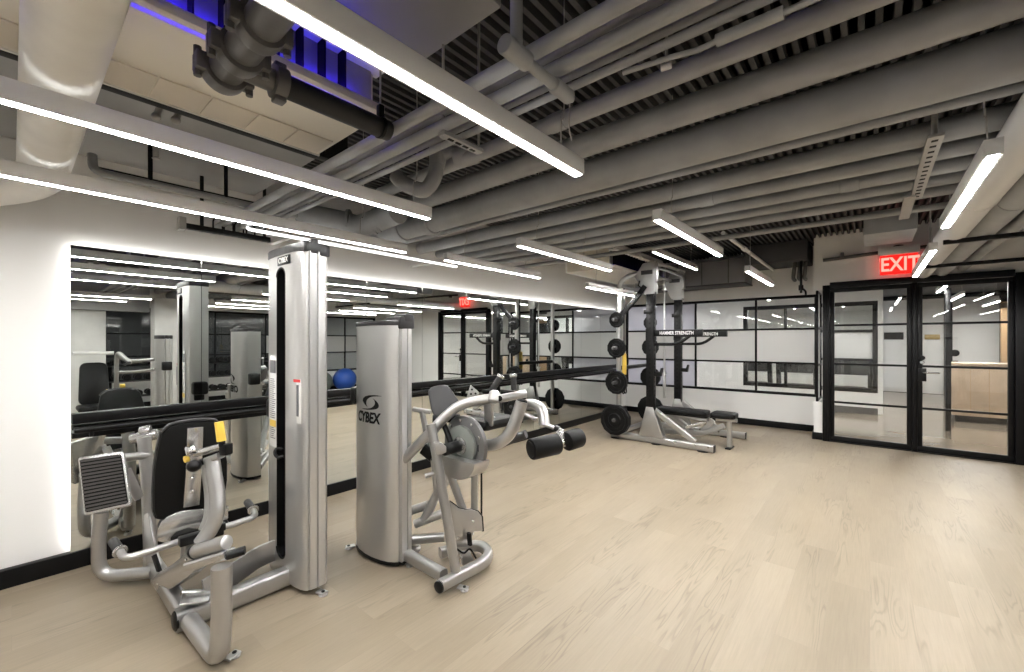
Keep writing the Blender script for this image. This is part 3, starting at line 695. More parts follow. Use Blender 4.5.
# ---- boxes high on the far side
o = MB().box((7.55, .70, 2.66), (FXW-.02, 1.53, CZ-.02), .01).build('sheet_duct', boxdark); tag(o, 'dark duct section above the short lamp by the window wall', 'duct')
t = thing('sheet_duct', 'grey seamed box duct above the window wall beside the rack head', 'duct', (7.3, 2.5, 2.4))
ya, yb = at_x(745, 270, 7.75).y, at_x(683, 270, 7.75).y
sm = MB(); sm.box((7.75, ya, 2.42), (FXW-.02, yb+.9, 2.83), .006, m=ductgrey)
for k in range(4):
    yk = ya+.25+k*.42; sm.box((7.742, yk-.006, 2.43), (7.75, yk+.006, 2.83), .001, m=boxdark)
sm.build('duct_body', ductgrey, t)
MB().box((7.735, ya-.01, 2.405), (FXW-.02, yb+.91, 2.425), .003).build('edge_trim', boxdark, t)
t = thing('flex_hoses', 'cluster of dark bent pipes dropping beside the white wall corner', 'pipe', (7.6, .7, 2.5))
for k in range(3):
    yy = .74 + k*.07
    MB().tube(smooth([(7.9, yy, 2.72), (7.82, yy, 2.70), (7.74, yy, 2.60), (7.72, yy+.01, 2.48), (7.78, yy+.02, 2.42), (7.95, yy+.02, 2.41)], 5), .026, seg=12).build('hose', piped, t)
t = thing('drop_rod', 'dark hanging rod with a joint in front of the long window', 'bracket', (7.6, .95, 2.3))
p = at_x(801, 260, 7.7)
MB().cyl((7.7, p.y, 2.18), (7.7, p.y, CZ), .016).build('rod', black, t); MB().cyl((7.7, p.y, 2.22), (7.7, p.y, 2.30), .032, bev=.006).build('joint', black, t)
MB().tube([(7.7, p.y, 2.27), (7.7, p.y-.06, 2.20), (7.7, p.y-.06, 2.15)], .014, fil=.02).build('hook', black, t)
t = thing('diagonal_pipe', 'slim pale pipe slanting above the lamps near the window wall', 'pipe', (5.5, 1.7, 2.5))
pa, pb = at(723, 233, 4.6), at(773, 270, 6.9)
MB().cyl(pa, pb, .022).build('pipe_run', lampbody, t); mm = (pa*2+pb)/3; dd = (pb-pa).normalized(); MB().cyl(mm-dd*.05, mm+dd*.05, .032, bev=.006).build('coupling', lampbody, t)
t = thing('diagonal_pipe', 'slim pale pipe passing above the rack head to the beige unit', 'pipe', (5.2, 2.4, 2.6))
pa, pb = at(612, 248, 5.2), at(684, 272, 7.2)
MB().cyl(pa, pb, .022).build('pipe_run', lampbody, t); mm = (pa*2+pb)/3; dd = (pb-pa).normalized(); MB().cyl(mm-dd*.05, mm+dd*.05, .032, bev=.006).build('coupling', lampbody, t)
o = MB().box((5.55, -.35, 2.52), (6.25, .05, 2.75), .01).build('junction_box', pipem); tag(o, 'grey box hanging from the ceiling above the exit sign', 'junction box')
# ================================================================== MACHINES
def boolean_cut(o, cutter):
    md = o.modifiers.new('cut', 'BOOLEAN'); md.operation = 'DIFFERENCE'; md.object = cutter; md.solver = 'EXACT'; md.material_mode = 'TRANSFER'
    bpy.context.view_layer.update()
    dg = bpy.context.evaluated_depsgraph_get()
    me = bpy.data.meshes.new_from_object(o.evaluated_get(dg)); o.modifiers.clear(); old = o.data; o.data = me; bpy.data.meshes.remove(old)
    bpy.data.objects.remove(cutter)
    me.polygons.foreach_set('use_smooth', [True]*len(me.polygons)); me.set_sharp_from_angle(angle=math.radians(30))
def extrude_z(m, poly, z0, z1, mat=None, bev=0.0):
    m.prism([(x, y, z0) for x, y in poly], (0, 0, z1-z0), mat, bev); return m
def foot(root, x, y, dx, dy, name='floor_foot'):
    d = V((dx, dy, 0)).normalized()
    b = MB(); c = V((x, y, 0))
    b.beam([c+V((0,0,.014)), c+d*.058+V((0,0,.014))], .042, .010, rnd=.45); b.lathe(c+d*.04, (0,0,1), [(0,.023),(.005,.025),(.009,.02)])
    f = b.build(name, silver, root)
    MB().lathe(c+d*.04+V((0,0,.018)), (0,0,1), [(0,.010),(.006,.010),(.007,.007)], seg=6).build('foot_bolt', black, f)

# ---------------------------------------------------------------- leg press with the tall tower
T = thing('leg_press_machine', 'silver leg press with tall weight tower, ribbed footplate and black backrest, standing nearest the camera', 'exercise machine', (1.0, 2.7, 0))
prof = [(1.205,2.925),(1.09,2.93),(1.060,2.915),(1.048,2.86),(1.044,2.77),(1.044,2.62),(1.050,2.52),(1.062,2.455),(1.076,2.425),(1.086,2.416),(1.091,2.424),(1.096,2.412),(1.132,2.408),(1.137,2.419),(1.143,2.408),(1.185,2.412),(1.205,2.435)]
prof = [(x, y+.018) for x, y in prof]
m = MB(); extrude_z(m, prof, .035, 1.972); hou = m.build('weight_tower', cover, T, sharp=30)
cut = MB(); st = []
zc0, zc1, yc, sw = .20, 1.84, 2.705, .060
for i in range(13): a = PI*i/12; st.append((.9, yc+sw*math.cos(a), zc1+sw*math.sin(a)*.8))
for i in range(13): a = PI+PI*i/12; st.append((.9, yc+sw*math.cos(a), zc0+sw*math.sin(a)*.8))
cut.prism(st, (.26, 0, 0)); cutter = cut.build('cutter', blackm, T); cutter.parent = hou.parent
bpy.context.view_layer.update(); boolean_cut(hou, cutter)
# lining and stack inside the slot
b = MB(); b.box((1.150, yc-sw-.004, .16), (1.158, yc+sw+.004, 1.88)); b.build('slot_lining', blackm, T)
b = MB()
for k in range(19): b.box((1.085, yc-sw+.006, .215+k*.032), (1.148, yc+sw-.006, .215+k*.032+.028), .003)
ws = b.build('weight_stack', blackm, T)
b = MB()
for k in range(19): b.box((1.0835, yc-.037, .215+k*.032+.009), (1.0851, yc-.023, .215+k*.032+.021))
b.build('number_marks', white_label, ws)
b = MB(); b.tube(smooth([(1.06, yc+.02, .80), (1.03, yc+.03, .80), (1.02, yc+.02, .775), (1.03, yc, .755), (1.055, yc-.01, .76)], 5), .009); b.build('selector_pin', black, T)
for dy in (-.03, .03): MB().cyl((1.115, yc+dy, .82), (1.115, yc+dy, 1.86), .008).build('guide_rod', blackm, T)
# rim round the slot
rimp = [(1.047, yc+(sw+.004)*math.cos(2*PI*i/40), (zc1 if math.sin(2*PI*i/40) >= 0 else zc0)+(sw+.004)*.8*math.sin(2*PI*i/40)) for i in range(41)]
MB().tube(rimp, .006, seg=8, up=(1,0,0)).build('slot_rim', black, T)
def offset_poly(poly, d):
    cx = sum(p[0] for p in poly)/len(poly); cy = sum(p[1] for p in poly)/len(poly)
    return [(x+(d if x > cx else -d), y+(d if y > cy else -d)) for x, y in poly]
m = MB(); extrude_z(m, offset_poly([p for i, p in enumerate(prof) if i not in (10, 13)], .004), 1.966, 2.016, None, .006)
m.box((1.060, 2.432, 1.960), (1.090, 2.53, 2.020), .006); m.box((1.098, 2.424, 1.952), (1.142, 2.53, 2.036), .008); m.box((1.150, 2.422, 1.945), (1.208, 2.52, 2.010), .006)
m.build('tower_cap', capgrey, T, sharp=30)
def onface(prof, y):       # x of a tower's front face at y
    pts = [p for p in prof if p[0] < 1.62]
    return None
npb = MB().box((1.040, 2.573, 1.905), (1.0475, 2.745, 1.958), .003).build('name_plate', black, T)
MB().text('CYBEX', (1.0395, 2.659, 1.931), (0, -1, 0), (0, 0, 1), .045, None, .0015, .95).build('lettering', white_label, npb)
# instruction placards beside the slot
pl = MB().box((1.0425, 2.765, .80), (1.0465, 2.865, 1.36), .001, rot=Matrix.Rotation(math.radians(2.0), 3, 'Z')).build('instruction_placard', white_label, T)
b = MB(); rnd = random.Random(3)
for k in range(30):
    z = 1.215-k*.0125
    if .93 < z < .97: continue
    b.box((1.0408, 2.855-rnd.uniform(.05,.078), z), (1.0422, 2.855, z+.005))
b.box((1.0405, 2.775, 1.255), (1.0422, 2.857, 1.335), .0005); b.build('placard_print', label_ink, pl)
MB().box((1.0406, 2.772, .925), (1.0422, 2.86, .965)).build('placard_band', yellow, pl)
pl = MB().box((1.0555, 2.470, .98), (1.0605, 2.545, 1.235), .001, rot=Matrix.Rotation(math.radians(8), 3, 'Z')).build('warning_label', white_label, T)
MB().box((1.0540, 2.474, 1.215), (1.0570, 2.541, 1.232), rot=Matrix.Rotation(math.radians(8), 3, 'Z')).build('label_header', label_red, pl)
b = MB()
for k in range(8): b.box((1.0540, 2.488+k*.006, 1.02), (1.0568, 2.490+k*.006, 1.20), rot=Matrix.Rotation(math.radians(8), 3, 'Z'))
b.build('label_print', label_ink, pl)
b = MB(); b.box((1.07, 2.93, .955), (1.19, 3.02, 1.075), .02); b.box((1.09, 2.925, .90), (1.17, 2.965, .97), .01); b.build('bottle_holder', black, T)
foot(T, 1.14, 2.425, .25, -1); foot(T, 1.17, 2.90, 1, .6)
# floor frame
MB().beam([(.525, 2.632, .062), (1.09, 2.632, .066)], .085, .098, rnd=.22).build('base_beam', silver, T)
MB().lathe((.514, 2.632, .062), (1,0,0), [(0,.036),(.006,.046),(.016,.048)], seg=24).build('beam_end_cap', black, T)
MB().beam([(.565, 2.66, .07), (.565, 3.46, .07)], .075, .085, rnd=.25).build('cross_beam', silver, T)
MB().beam(smooth([(1.06, 2.79, .17), (.95, 2.80, .155), (.84, 2.765, .135), (.74, 2.72, .13), (.66, 2.70, .12)], 5), .014, .13, rnd=.3).build('curved_cable_shroud', silver, T)
MB().tube([(.572, 2.585, .060), (.592, 2.195, .046), (.600, 2.190, .20), (.600, 2.190, .455)], .040, fil=.10, seg=18).build('front_post', silver, T)
foot(T, .625, 2.215, 1, .45); foot(T, .575, 3.44, -.3, 1)
MB().cyl((.64, 2.74, .035), (.72, 2.80, .035), .10, bev=.004).build('cable_pulley', silver, T) if False else None
MB().beam([at(181, 600, 2.12), at(210, 596, 2.18)], .10, .012, rnd=.45).build('step_plate', bright, T)
MB().cyl(at(181, 593, 2.18), at(216, 591, 2.30), .013).build('link_rod', chrome, T)
# inclined carriage plate, pivot and sleeve
poly = [at(149,581,2.42), at(160.4,571,2.38), at(171,565,2.30), at(192.5,548,2.06), at(197,551,2.02), at(195.5,570,2.02), at(187,577.5,2.10), at(164,592.7,2.32), at(161,596,2.36)]
MB().prism(poly, (.055, .02, -.008), None, .004).build('carriage_plate', bright, T)
b = MB()
for (x, y, d) in ((168,578,2.30),(186,560,2.12),(190,566,2.08),(158,584,2.36)): b.lathe(at(x,y,d), (-.9,-.25,.1), [(-.004,.006),(.004,.006),(.006,.003)], seg=8)
b.build('plate_bolts', chrome, T)
MB().cyl(at(195,551.5,1.99), at(227,542,1.94), .032, bev=.004).build('pivot_sleeve', silver, T)
MB().lathe(at(195,551.5,1.99), at(227,542,1.94)-at(195,551.5,1.99), [(-.004,.026),(-.003,.034),(.006,.034),(.008,.032)]).build('sleeve_collar', black, T)
MB().beam([at(190,565,1.98), at(230,553,1.92)], .06, .04, rnd=.3).build('pivot_bracket', bright, T)
MB().beam([at(227,555.5,1.90), at(245,550,1.93)], .05, .032, rnd=.48).build('pedal_stop', black, T)
# curved adjuster upright with yellow handle
MB().tube(smooth([at(211.5,458,2.10), at(214,474,2.09), at(217,493,2.08), at(217,512,2.06), at(212,527,2.05), at(201,543,2.03)], 6), .034, seg=18).build('adjuster_upright', silver, T)
MB().tube(smooth([at(207,458,2.16), at(209,478,2.15), at(211,498,2.14), at(210,516,2.12), at(205,530,2.10)], 6), .028, seg=16).build('rear_upright', silver, T)
MB().beam([at(196,453.5,2.12), at(222,446.5,2.10)], .035, .035, rnd=.45).build('adjuster_tube', bright, T)
MB().beam([at(208,460,2.10), at(221,455,2.09)], .05, .03, rnd=.3).build('adjuster_bracket', silver, T)
kb = MB().box(at(226,449,2.10)-V((.022,.022,.028)), at(226,449,2.10)+V((.022,.022,.028)), .006, rot=Matrix.Rotation(.5,3,'Z')).build('adjuster_block', black, T)
MB().beam([at(221.5,441,2.09), at(219.0,422,2.09)], .038, .038, rnd=.35).build('yellow_grip', yellow, T)
MB().beam([at(222.2,446,2.09), at(221.6,440.5,2.09)], .03, .03, rnd=.45).build('grip_neck', black, T)
b = MB(); b.sphere(at(194,466,2.06), .032, sq=(1,1,.9)); b.cyl(at(194,466,2.06), at(203,461,2.10), .017); b.build('adjuster_knob', black, T)
b = MB(); b.lathe(at(190,451,2.10), (1,.2,.1), [(-.018,.02),(-.014,.026),(0,.02),(.014,.026),(.018,.02)]); b.build('adjuster_wheel', chrome, T)
MB().lathe(at(186.5,459,2.10), (1,.2,.1), [(-.008,.016),(.008,.016)]).build('yellow_button', yellow, T)
# backrest, seen from behind
def plane_pts(pix, d_of): return [at(x, y, d_of(x, y)) for x, y in pix]
def db(x, y): return 2.27 + (x-185)*.0032 + (525-y)*-.0006*1.0
out = [(160,433),(170,424.5),(187,420.5),(204,419),(215,420),(221,426),(225,443),(228,462),(228,480),(225,497),(221,507),(207,510),(190,512),(176,517),(163,521),(155,520),(152.5,512),(152,492),(153,470),(156,450)]
bp = plane_pts(out, db)
nrm = (bp[4]-bp[0]).cross(bp[15]-bp[0]).normalized()
if nrm.y < 0: nrm = -nrm
MB().prism(bp, nrm*.045, None, .014).build('backrest_pad', pad, T)
cxp = sum((V(p) for p in bp), V((0,0,0)))/len(bp)
inner = [cxp+(V(p)-cxp)*.955 - nrm*.006 for p in bp]
MB().prism(inner, nrm*.012, None, .003).build('backrest_shell', blackm, T)
MB().tube(smooth([at(x, y, db(x, y)-.005) for x, y in out[:6]], 4), .007, seg=8).build('backrest_piping', padgrey, T)
st_ = plane_pts([(187.5,428.5),(203.5,427),(202,470),(199.5,505),(183.5,508),(186,470)], lambda x, y: db(x, y)-.025)
MB().prism(st_, nrm*.012, None, .002).build('back_plate', bright, T)
b = MB()
for (x, y) in ((192.5,478),(192,491)): b.lathe(at(x, y, db(x, y)-.024), -nrm, [(0,.009),(.006,.009),(.009,.005)], seg=10)
b.build('plate_bolts', chrome, T)
# arched hanger plate below the backrest
cpl = [(157,541),(157,531),(161,522),(168,516),(181,511),(205,508.5),(228,506.5),(228,519),(222,521),(211,521.5),(211,527),(200,529.5),(188,528),(176,532),(170,538),(171,545)]
MB().prism(plane_pts(cpl, lambda x, y: 2.24+(x-185)*.003), (.006,.014,0), None, .003).build('hanger_plate', bright, T)
b = MB(); b.box(at(203,535,2.2)-V((.10,.02,.025)), at(203,535,2.2)+V((.09,.03,.02)), .006); b.box(at(216,528,2.2)-V((.04,.02,.02)), at(216,528,2.2)+V((.04,.02,.02)), .005); b.build('pivot_block', black, T)
# seat cushion facing the mirrors
b = MB(); b.box((.54,2.90,.34), (.84,3.16,.41), .03, rot=Matrix.Rotation(math.radians(8),3,'X')); b.build('seat_cushion', pad, T)
MB().beam([(.66, 3.04, .12), (.66, 3.0, .35)], .08, .06).build('seat_post', silver, T)
# handle bar with grips either side
zL, zR = at_y(125,560,2.70), at_y(257,517,2.70)
hb = [V((zL.x+.0, 2.76, zL.z)), V((zL.x, 2.70, zL.z)), V((.60, 2.70, .425)), V((zR.x, 2.70, zR.z+.005)), V((zR.x+.03, 2.78, zR.z+.01))]
MB().tube([(zL.x-.005, 2.80, zL.z+.012), (zL.x, 2.71, zL.z), (zR.x, 2.71, zR.z), (zR.x+.012, 2.80, zR.z+.012)], .0165, fil=.06, seg=14).build('handle_bar', silver, T)
MB().cyl((zL.x-.006, 2.80, zL.z+.012), (zL.x-.016, 2.925, zL.z+.026), .021, bev=.004).build('hand_grip', grip, T)
MB().cyl((zR.x+.012, 2.80, zR.z+.012), (zR.x+.022, 2.925, zR.z+.026), .021, bev=.004).build('hand_grip', grip, T)
for (p, q) in (((zL.x-.004, 2.79, zL.z+.011), (zL.x-.007, 2.802, zL.z+.013)), ((zR.x+.011, 2.79, zR.z+.011), (zR.x+.013, 2.802, zR.z+.013))): MB().cyl(p, q, .03, bev=.003).build('grip_collar', bright, T)
# footplate on its loop tube
fp = [at(77.5,457.5,2.50), at(123,451,2.56), at(131,505.5,2.50), at(84,516,2.43)]
fn = (fp[1]-fp[0]).cross(fp[3]-fp[0]).normalized()
if fn.y < 0: fn = -fn
def rounded_quad(q, k):
    out = []
    for i in range(4):
        a, b_, c = q[i-1], q[i], q[(i+1) % 4]
        p0 = b_+(a-b_).normalized()*k; p1 = b_+(c-b_).normalized()*k
        for j in range(5): t = j/4; out.append(p0*(1-t)**2+b_*2*t*(1-t)+p1*t*t)
    return out
MB().prism(rounded_quad(fp, .02), fn*.022, None, .004).build('footplate', bright, T)
cf = (fp[0]+fp[1]+fp[2]+fp[3])/4
iq = [cf+(p-cf)*.9-fn*.004 for p in fp]
treadb = MB(); treadb.prism(rounded_quad(iq, .012), fn*.006, blackm)
for k in range(15):
    t0 = (k+.18)/15; t1 = (k+.72)/15
    a0, b0 = iq[0].lerp(iq[3], t0), iq[1].lerp(iq[2], t0); a1, b1 = iq[0].lerp(iq[3], t1), iq[1].lerp(iq[2], t1)
    i0 = .02
    treadb.prism([a0.lerp(b0,i0), a0.lerp(b0,1-i0), a1.lerp(b1,1-i0), a1.lerp(b1,i0)], -fn*.010, ribbed)
treadb.build('ribbed_tread', ribbed, T)
MB().tube([at(101,512,2.49), at(98.5,540,2.49), at(99,577,2.50), at(153,572,2.53)], .034, fil=.20, seg=18).build('loop_tube', silver, T)
MB().tube([at(97,497,2.53), at(101,514,2.49)], .03).build('footplate_neck', silver, T)
MB().tube([at(144,437,2.72), at(148,480,2.72), at(151,560,2.68)], .036, seg=18).build('support_column', silver, T)
MB().cyl(at(131,439,2.74), at(158,434,2.78), .034, bev=.008).build('column_head', bright, T)
MB().cyl(at(140,431.5,2.74), at(151,429.5,2.76), .03, bev=.008).build('column_cap', bright, T)
MB().beam([at(121,458,2.60), at(148,455,2.72)], .05, .05, rnd=.4).build('footplate_arm', silver, T)
MB().beam([at(126,470,2.56), at(139,498,2.62)], .02, .05, rnd=.3).build('footplate_brace', silver, T)
MB().prism([at(144,515,2.66), at(148,513,2.66), at(153,540,2.60), at(161,568,2.52), at(152,574,2.52), at(146,566,2.56), at(144,545,2.62)], (.012,.012,0), None, .002).build('gusset', silver, T)
MB().beam([at(154,555,2.48), at(160,573,2.46)], .018, .03).build('damper', black, T)

# ---------------------------------------------------------------- second machine with the shorter tower
T = thing('leg_extension_machine', 'silver selectorized machine with short lettered weight tower and black foam rollers, second from the left', 'exercise machine', (1.7, 2.3, 0))
prof2 = [(1.705,2.80),(1.63,2.805),(1.585,2.785),(1.553,2.735),(1.532,2.66),(1.523,2.58),(1.526,2.50),(1.540,2.42),(1.560,2.362),(1.582,2.328),(1.602,2.308),(1.610,2.316),(1.618,2.292),(1.652,2.287),(1.657,2.298),(1.662,2.287),(1.69,2.29),(1.705,2.31)]
m = MB(); extrude_z(m, prof2, .03, 1.565); m.build('weight_tower', cover, T, sharp=30)
m = MB(); extrude_z(m, offset_poly([p for i, p in enumerate(prof2) if i not in (11, 14)], .004), 1.552, 1.585, None, .006)
m.box((1.60, 2.283, 1.53), (1.71, 2.46, 1.61), .010); m.box((1.63, 2.280, 1.575), (1.705, 2.42, 1.628), .012); m.build('tower_cap', capgrey, T, sharp=30)
b = MB(); extrude_z(b, offset_poly(prof2, .003), .012, .034); b.build('tower_foot', black, T)
face = sorted([p for p in prof2[3:11]], key=lambda p: p[1])
def facex(y):
    for a, c in zip(face, face[1:]):
        if a[1] <= y <= c[1]: return a[0]+(c[0]-a[0])*(y-a[1])/(c[1]-a[1])
    return face[-1][0] if y > face[-1][1] else face[0][0]
def wrapface(v): return V((facex(v.y) - .0018 - (v.x*-1.0), v.y, v.z))
lg = at(369, 424-5, 2.9); ly0 = 2.555
zt = lambda py: EYE - (py-PCY)/FOC*2.86
zL_ = zt(416.3)
lg = MB().text('CYBEX', (0, ly0-.005, zL_), (0, -1, 0), (0, 0, 1), .096, None, .0015, .84, shear=.15, warp=wrapface, bold=.035).build('brand_lettering', blackm, T)
# swoosh emblem: two opposed crescents lying on the curved cover
def onface(cx_, cy_):
    px, py = 354+cx_*36/605, 390+cy_*40/672; X = 1.53
    for _ in range(8): q = at_x(px, py, X); X = facex(q.y) - .002
    return at_x(px, py, X)
emb = MB()
outA = [(470,105),(400,92),(330,86),(250,88),(190,105),(155,135),(145,170),(155,200),(180,240),(208,270),(232,288)]
inA = [(455,108),(385,108),(320,110),(270,122),(232,148),(212,178),(206,205),(206,225),(209,245),(218,265),(232,288)]
outB = [(310,140),(342,160),(375,188),(403,222),(418,258),(414,290),(392,314),(350,327),(290,333),(220,331),(165,322),(130,306)]
inB = [(310,140),(328,158),(342,180),(350,205),(350,232),(340,256),(322,276),(298,294),(265,306),(230,311),(180,310),(130,306)]
for O, I in ((outA, inA), (outB, inB)):
    vs = [onface(*q) for q in O] + [onface(*q) for q in I]; n = len(O)
    emb.raw(vs, [(i, i+1, n+i+1, n+i) for i in range(n-1)])
emb.build('brand_emblem', blackm, T)
b = MB(); b.box((1.58, 2.80, 1.0), (1.68, 2.88, 1.12), .015); b.build('bottle_holder', black, T)
foot(T, 1.655, 2.305, .1, -1); foot(T, 1.56, 2.77, -1, .4)
b = MB(); b.lathe((1.80, 2.42, 0), (0,0,1), [(0,.05),(.02,.052),(.03,.04),(.05,.042),(.06,.03)]); b.build('cable_pulley', silver, T)
# base
MB().beam([(1.66, 2.31, .062), (1.655, 1.93, .062)], .06, .07, rnd=.3).build('base_tube', silver, T)
ring = [at_z(440,586,.062), at_z(456,577,.062), at_z(479,565,.062), at_z(487,558,.062), at_z(487,551,.062), at_z(479,546,.062), at_z(464,547,.062), at_z(440,553,.062)]
MB().beam(smooth(ring, 5), .058, .065, rnd=.3).build('base_loop', silver, T)
e = at_z(440,586,.062); MB().lathe(e-V((.022,.004,0)), (1,.1,0), [(0,.022),(.006,.033),(.016,.034)]).build('end_cap', black, T)
foot(T, ring[1].x-.0, ring[1].y-.02, .35, -1); foot(T, ring[4].x, ring[4].y+.01, 1, .15)
MB().beam([(1.70, 2.42, .10), at_z(444,537,.10)], .055, .055, rnd=.3).build('inner_rail', silver, T)
MB().beam([(1.70, 2.78, .12), at(428,505,3.1)], .05, .06, rnd=.3).build('inner_rail', silver, T)
MB().tube([at(424,520,2.95), at(437,494,2.95), at(452,470,2.95)], .032).build('diagonal_tube', silver, T)
MB().tube([at(415,524,2.95), at(446,512,2.95)], .03).build('diagonal_tube', silver, T)
# leaning uprights
MB().beam([at(456,573,2.50), at(449,530,2.52), at(439,470,2.55), at(431,424,2.57)], .058, .048, rnd=.4, up=(1,0,0)).build('leaning_upright', silver, T)
MB().beam([at(446,458,2.80), at(453,482,2.80), at(464,512,2.78), at(470,535,2.76)], .055, .04, rnd=.4, up=(1,0,0)).build('leaning_upright', silver, T)
MB().tube([at(474.5,462,2.84), at(474.5,512,2.84)], .024).build('rear_rod', silver, T)
MB().tube([at(481.5,462,2.80), at(481.5,520,2.80)], .006, seg=8).build('cable', blackm, T)
MB().tube([at(432,440,2.9), at(437,495,2.92)], .022).build('rear_rod', silver, T)
# shield with clip
sh = [(449.7,501.5),(454,504.5),(459,508.5),(466,510),(472,509.5),(478,511.5),(482,516.5),(483,531),(473.5,532),(471.5,541),(468.5,547),(458,547.5),(454,542)]
def ds(x, y): return 2.60 + (x-450)*.004
MB().prism([at(x, y, ds(x, y)) for x, y in sh], (.008,.03,0), None, .004).build('cable_shield', silver, T)
MB().tube([at(x, y, ds(x, y)+.012) for x, y in sh[:8]], .007, seg=8).build('shield_edging', black, T)
b = MB(); b.beam([at(469,533,2.64), at(470,545,2.64)], .035, .02, rnd=.45); b.build('clip', black, T)
b = MB()
for (x, y) in ((458,538),(473,521),(461,557)): b.lathe(at(x, y, ds(x, y)-.004), (-.6,-.75,0), [(0,.009),(.004,.009),(.006,.005)], seg=10)
b.build('shield_bolts', bright, T)
MB().tube(smooth([at(457,549,2.62), at(464,553,2.62), at(470,549,2.62), at(476,558,2.64)], 5), .006, seg=8).build('cable', blackm, T)
MB().prism([at(462,553,2.64), at(470,551,2.66), at(474,560,2.68), at(463,566,2.64)], (.01,.03,0), None, .003).build('anchor_bracket', silver, T)
# big overhead arm
MB().beam(smooth([at(403,461,2.76), at(418,445,2.70), at(433,430,2.66), at(442,420,2.66), at(450,412.5,2.66), at(458,406.5,2.66), at(468,402.5,2.66), at(479,400.5,2.66), at(491,398.5,2.66)], 5), .06, .062, rnd=.4).build('overhead_arm', silver, T)
# cam and drum
cc = at(467, 444, 2.66); ax = V((-1, 0, 0)); side = V((0, -1, 0)); upv = V((0, 0, 1))
def disc(c, r, th, mat, name):
    return MB().prism([c+side*(r*math.cos(2*PI*i/48))+upv*(r*math.sin(2*PI*i/48)) for i in range(48)], ax*th, None, .003).build(name, mat, T)
c1 = cc
disc(c1, .180, .03, camdark, 'cam_disc')
disc(cc+ax*.035, .122, .022, camgrey, 'range_disc')
b = MB()
for an in (100, 62, 25, 138): b.lathe(c1+side*(.152*math.cos(math.radians(an)))+upv*(.152*math.sin(math.radians(an)))+ax*.03, ax, [(0,.011),(.004,.011),(.006,.007)], seg=10)
b.build('disc_bolts', bright, T)
b = MB(); n = 24; r0 = .176
low = [c1+side*(r0*math.cos(math.radians(180+180*i/n)))+upv*(r0*.70*math.sin(math.radians(180+180*i/n))-.07) for i in range(n+1)]
b.prism([c1-side*r0-upv*.07-ax*.02]+[p-ax*.02 for p in low[1:-1]]+[c1+side*r0-upv*.07-ax*.02], ax*.13, None, .004)
b.build('drum_shroud', silver, T)
b = MB(); b.lathe(cc+ax*.04, ax, [(0,.055),(.026,.055),(.03,.038)]); b.build('hub_ring', bright, T)
MB().cyl(cc+ax*.06, cc+ax*.19, .036, bev=.004).build('hub_sleeve', black, T)
MB().prism([at(434,443,2.50), at(441,443,2.50), at(447,447,2.50), at(447,452,2.50), at(441,455,2.50), at(436,455,2.50)], (.02,.03,0), None, .003).build('lever_bracket', silver, T)
MB().prism([at(478,445,2.55), at(485,441,2.57), at(486,452,2.57), at(478,452,2.55)], (.01,.02,0), None, .003).build('stop_block', black, T)
MB().beam([at(441,418,2.70), at(447,432,2.66), at(452,447,2.62)], .03, .03).build('lever_link', black, T)
# leg lever: two curved tubes, cross bar and rollers
MB().beam(smooth([at(486,445,2.68), at(494,444.5,2.64), at(502,441,2.61), at(509,434.5,2.59), at(514,425,2.58), at(518,414,2.58), at(522,401.5,2.58)], 5), .078, .07, rnd=.42).build('leg_lever', silver, T)
MB().lathe(at(521.6,402.5,2.58), (.12,.06,.25), [(0,.034),(.01,.034),(.014,.028)]).build('lever_cap', black, T)
MB().beam(smooth([at(524,404.5,2.82), at(532,403.5,2.78), at(538,406,2.74), at(542.5,412,2.70), at(544.5,426,2.66)], 5), .068, .06, rnd=.42).build('rear_lever', silver, T)
MB().beam([at(526,414,2.74), at(536,419.5,2.70)], .04, .018, rnd=.3).build('slotted_bar', silver, T)
MB().beam([at(540,422.5,2.68), at(562,431,2.58)], .035, .020, rnd=.3).build('roller_arm', silver, T)
MB().beam([at(555,427.5,2.60), at(559,429.5,2.59)], .05, .03).build('arm_clamp', black, T)
MB().prism(rounded_quad([at(556,430.5,2.56), at(563.5,428.5,2.58), at(567,446,2.56), at(558.5,449.5,2.54)], .012), (.012,.006,0), None, .003).build('roller_bracket', bright, T)
ra, rb = at(530.5,449.5,2.44), at(558,443.5,2.53)
MB().cyl(ra, rb, .062, bev=.012, seg=28).build('foam_roller', rubber, T)
rc_, rd = at(566,441.5,2.57), at(580,437.0,2.64)
MB().cyl(rc_, rd, .060, bev=.012, seg=28).build('foam_roller', rubber, T)
MB().lathe(ra, ra-rb, [(-.002,.046),(.003,.046),(.004,.040)]).build('roller_end_cap', black, T)
MB().cyl(rb, rc_, .018).build('roller_axle', chrome, T)
MB().beam([at(497,445,2.84), at(526,434,2.80)], .09, .05, rnd=.45).build('thigh_pad', padgrey, T)
# handles
b = MB(); b.lathe(at(494,397,2.64), (.5,.2,1), [(-.04,.024),(-.028,.034),(.028,.034),(.04,.024)]); b.build('handle_hub', silver, T)
MB().cyl(at(491.5,391,2.66), at(500,377.5,2.66), .020, bev=.004).build('hand_grip', grip, T)
MB().cyl(at(500,377.5,2.66), at(501.5,375,2.66), .024, bev=.004).build('grip_end', bright, T)
MB().cyl(at(514,390,2.72), at(513.4,377,2.72), .019, bev=.004).build('hand_grip', grip, T)
MB().cyl(at(513.4,377,2.72), at(513.2,374,2.72), .024, bev=.004).build('grip_end', bright, T)
MB().cyl(at(499,399,2.66), at(526,393.5,2.72), .026, bev=.005).build('cross_tube', silver, T)
MB().lathe(at(499.5,398.5,2.63), (-.7,-.5,0), [(0,.018),(.006,.018),(.008,.01)]).build('bolt_cover', black, T)
MB().beam([at(488,402,2.66), at(489,415,2.68), at(488.5,424,2.70)], .07, .02, rnd=.3, up=(1,0,0)).build('handle_plate', silver, T)
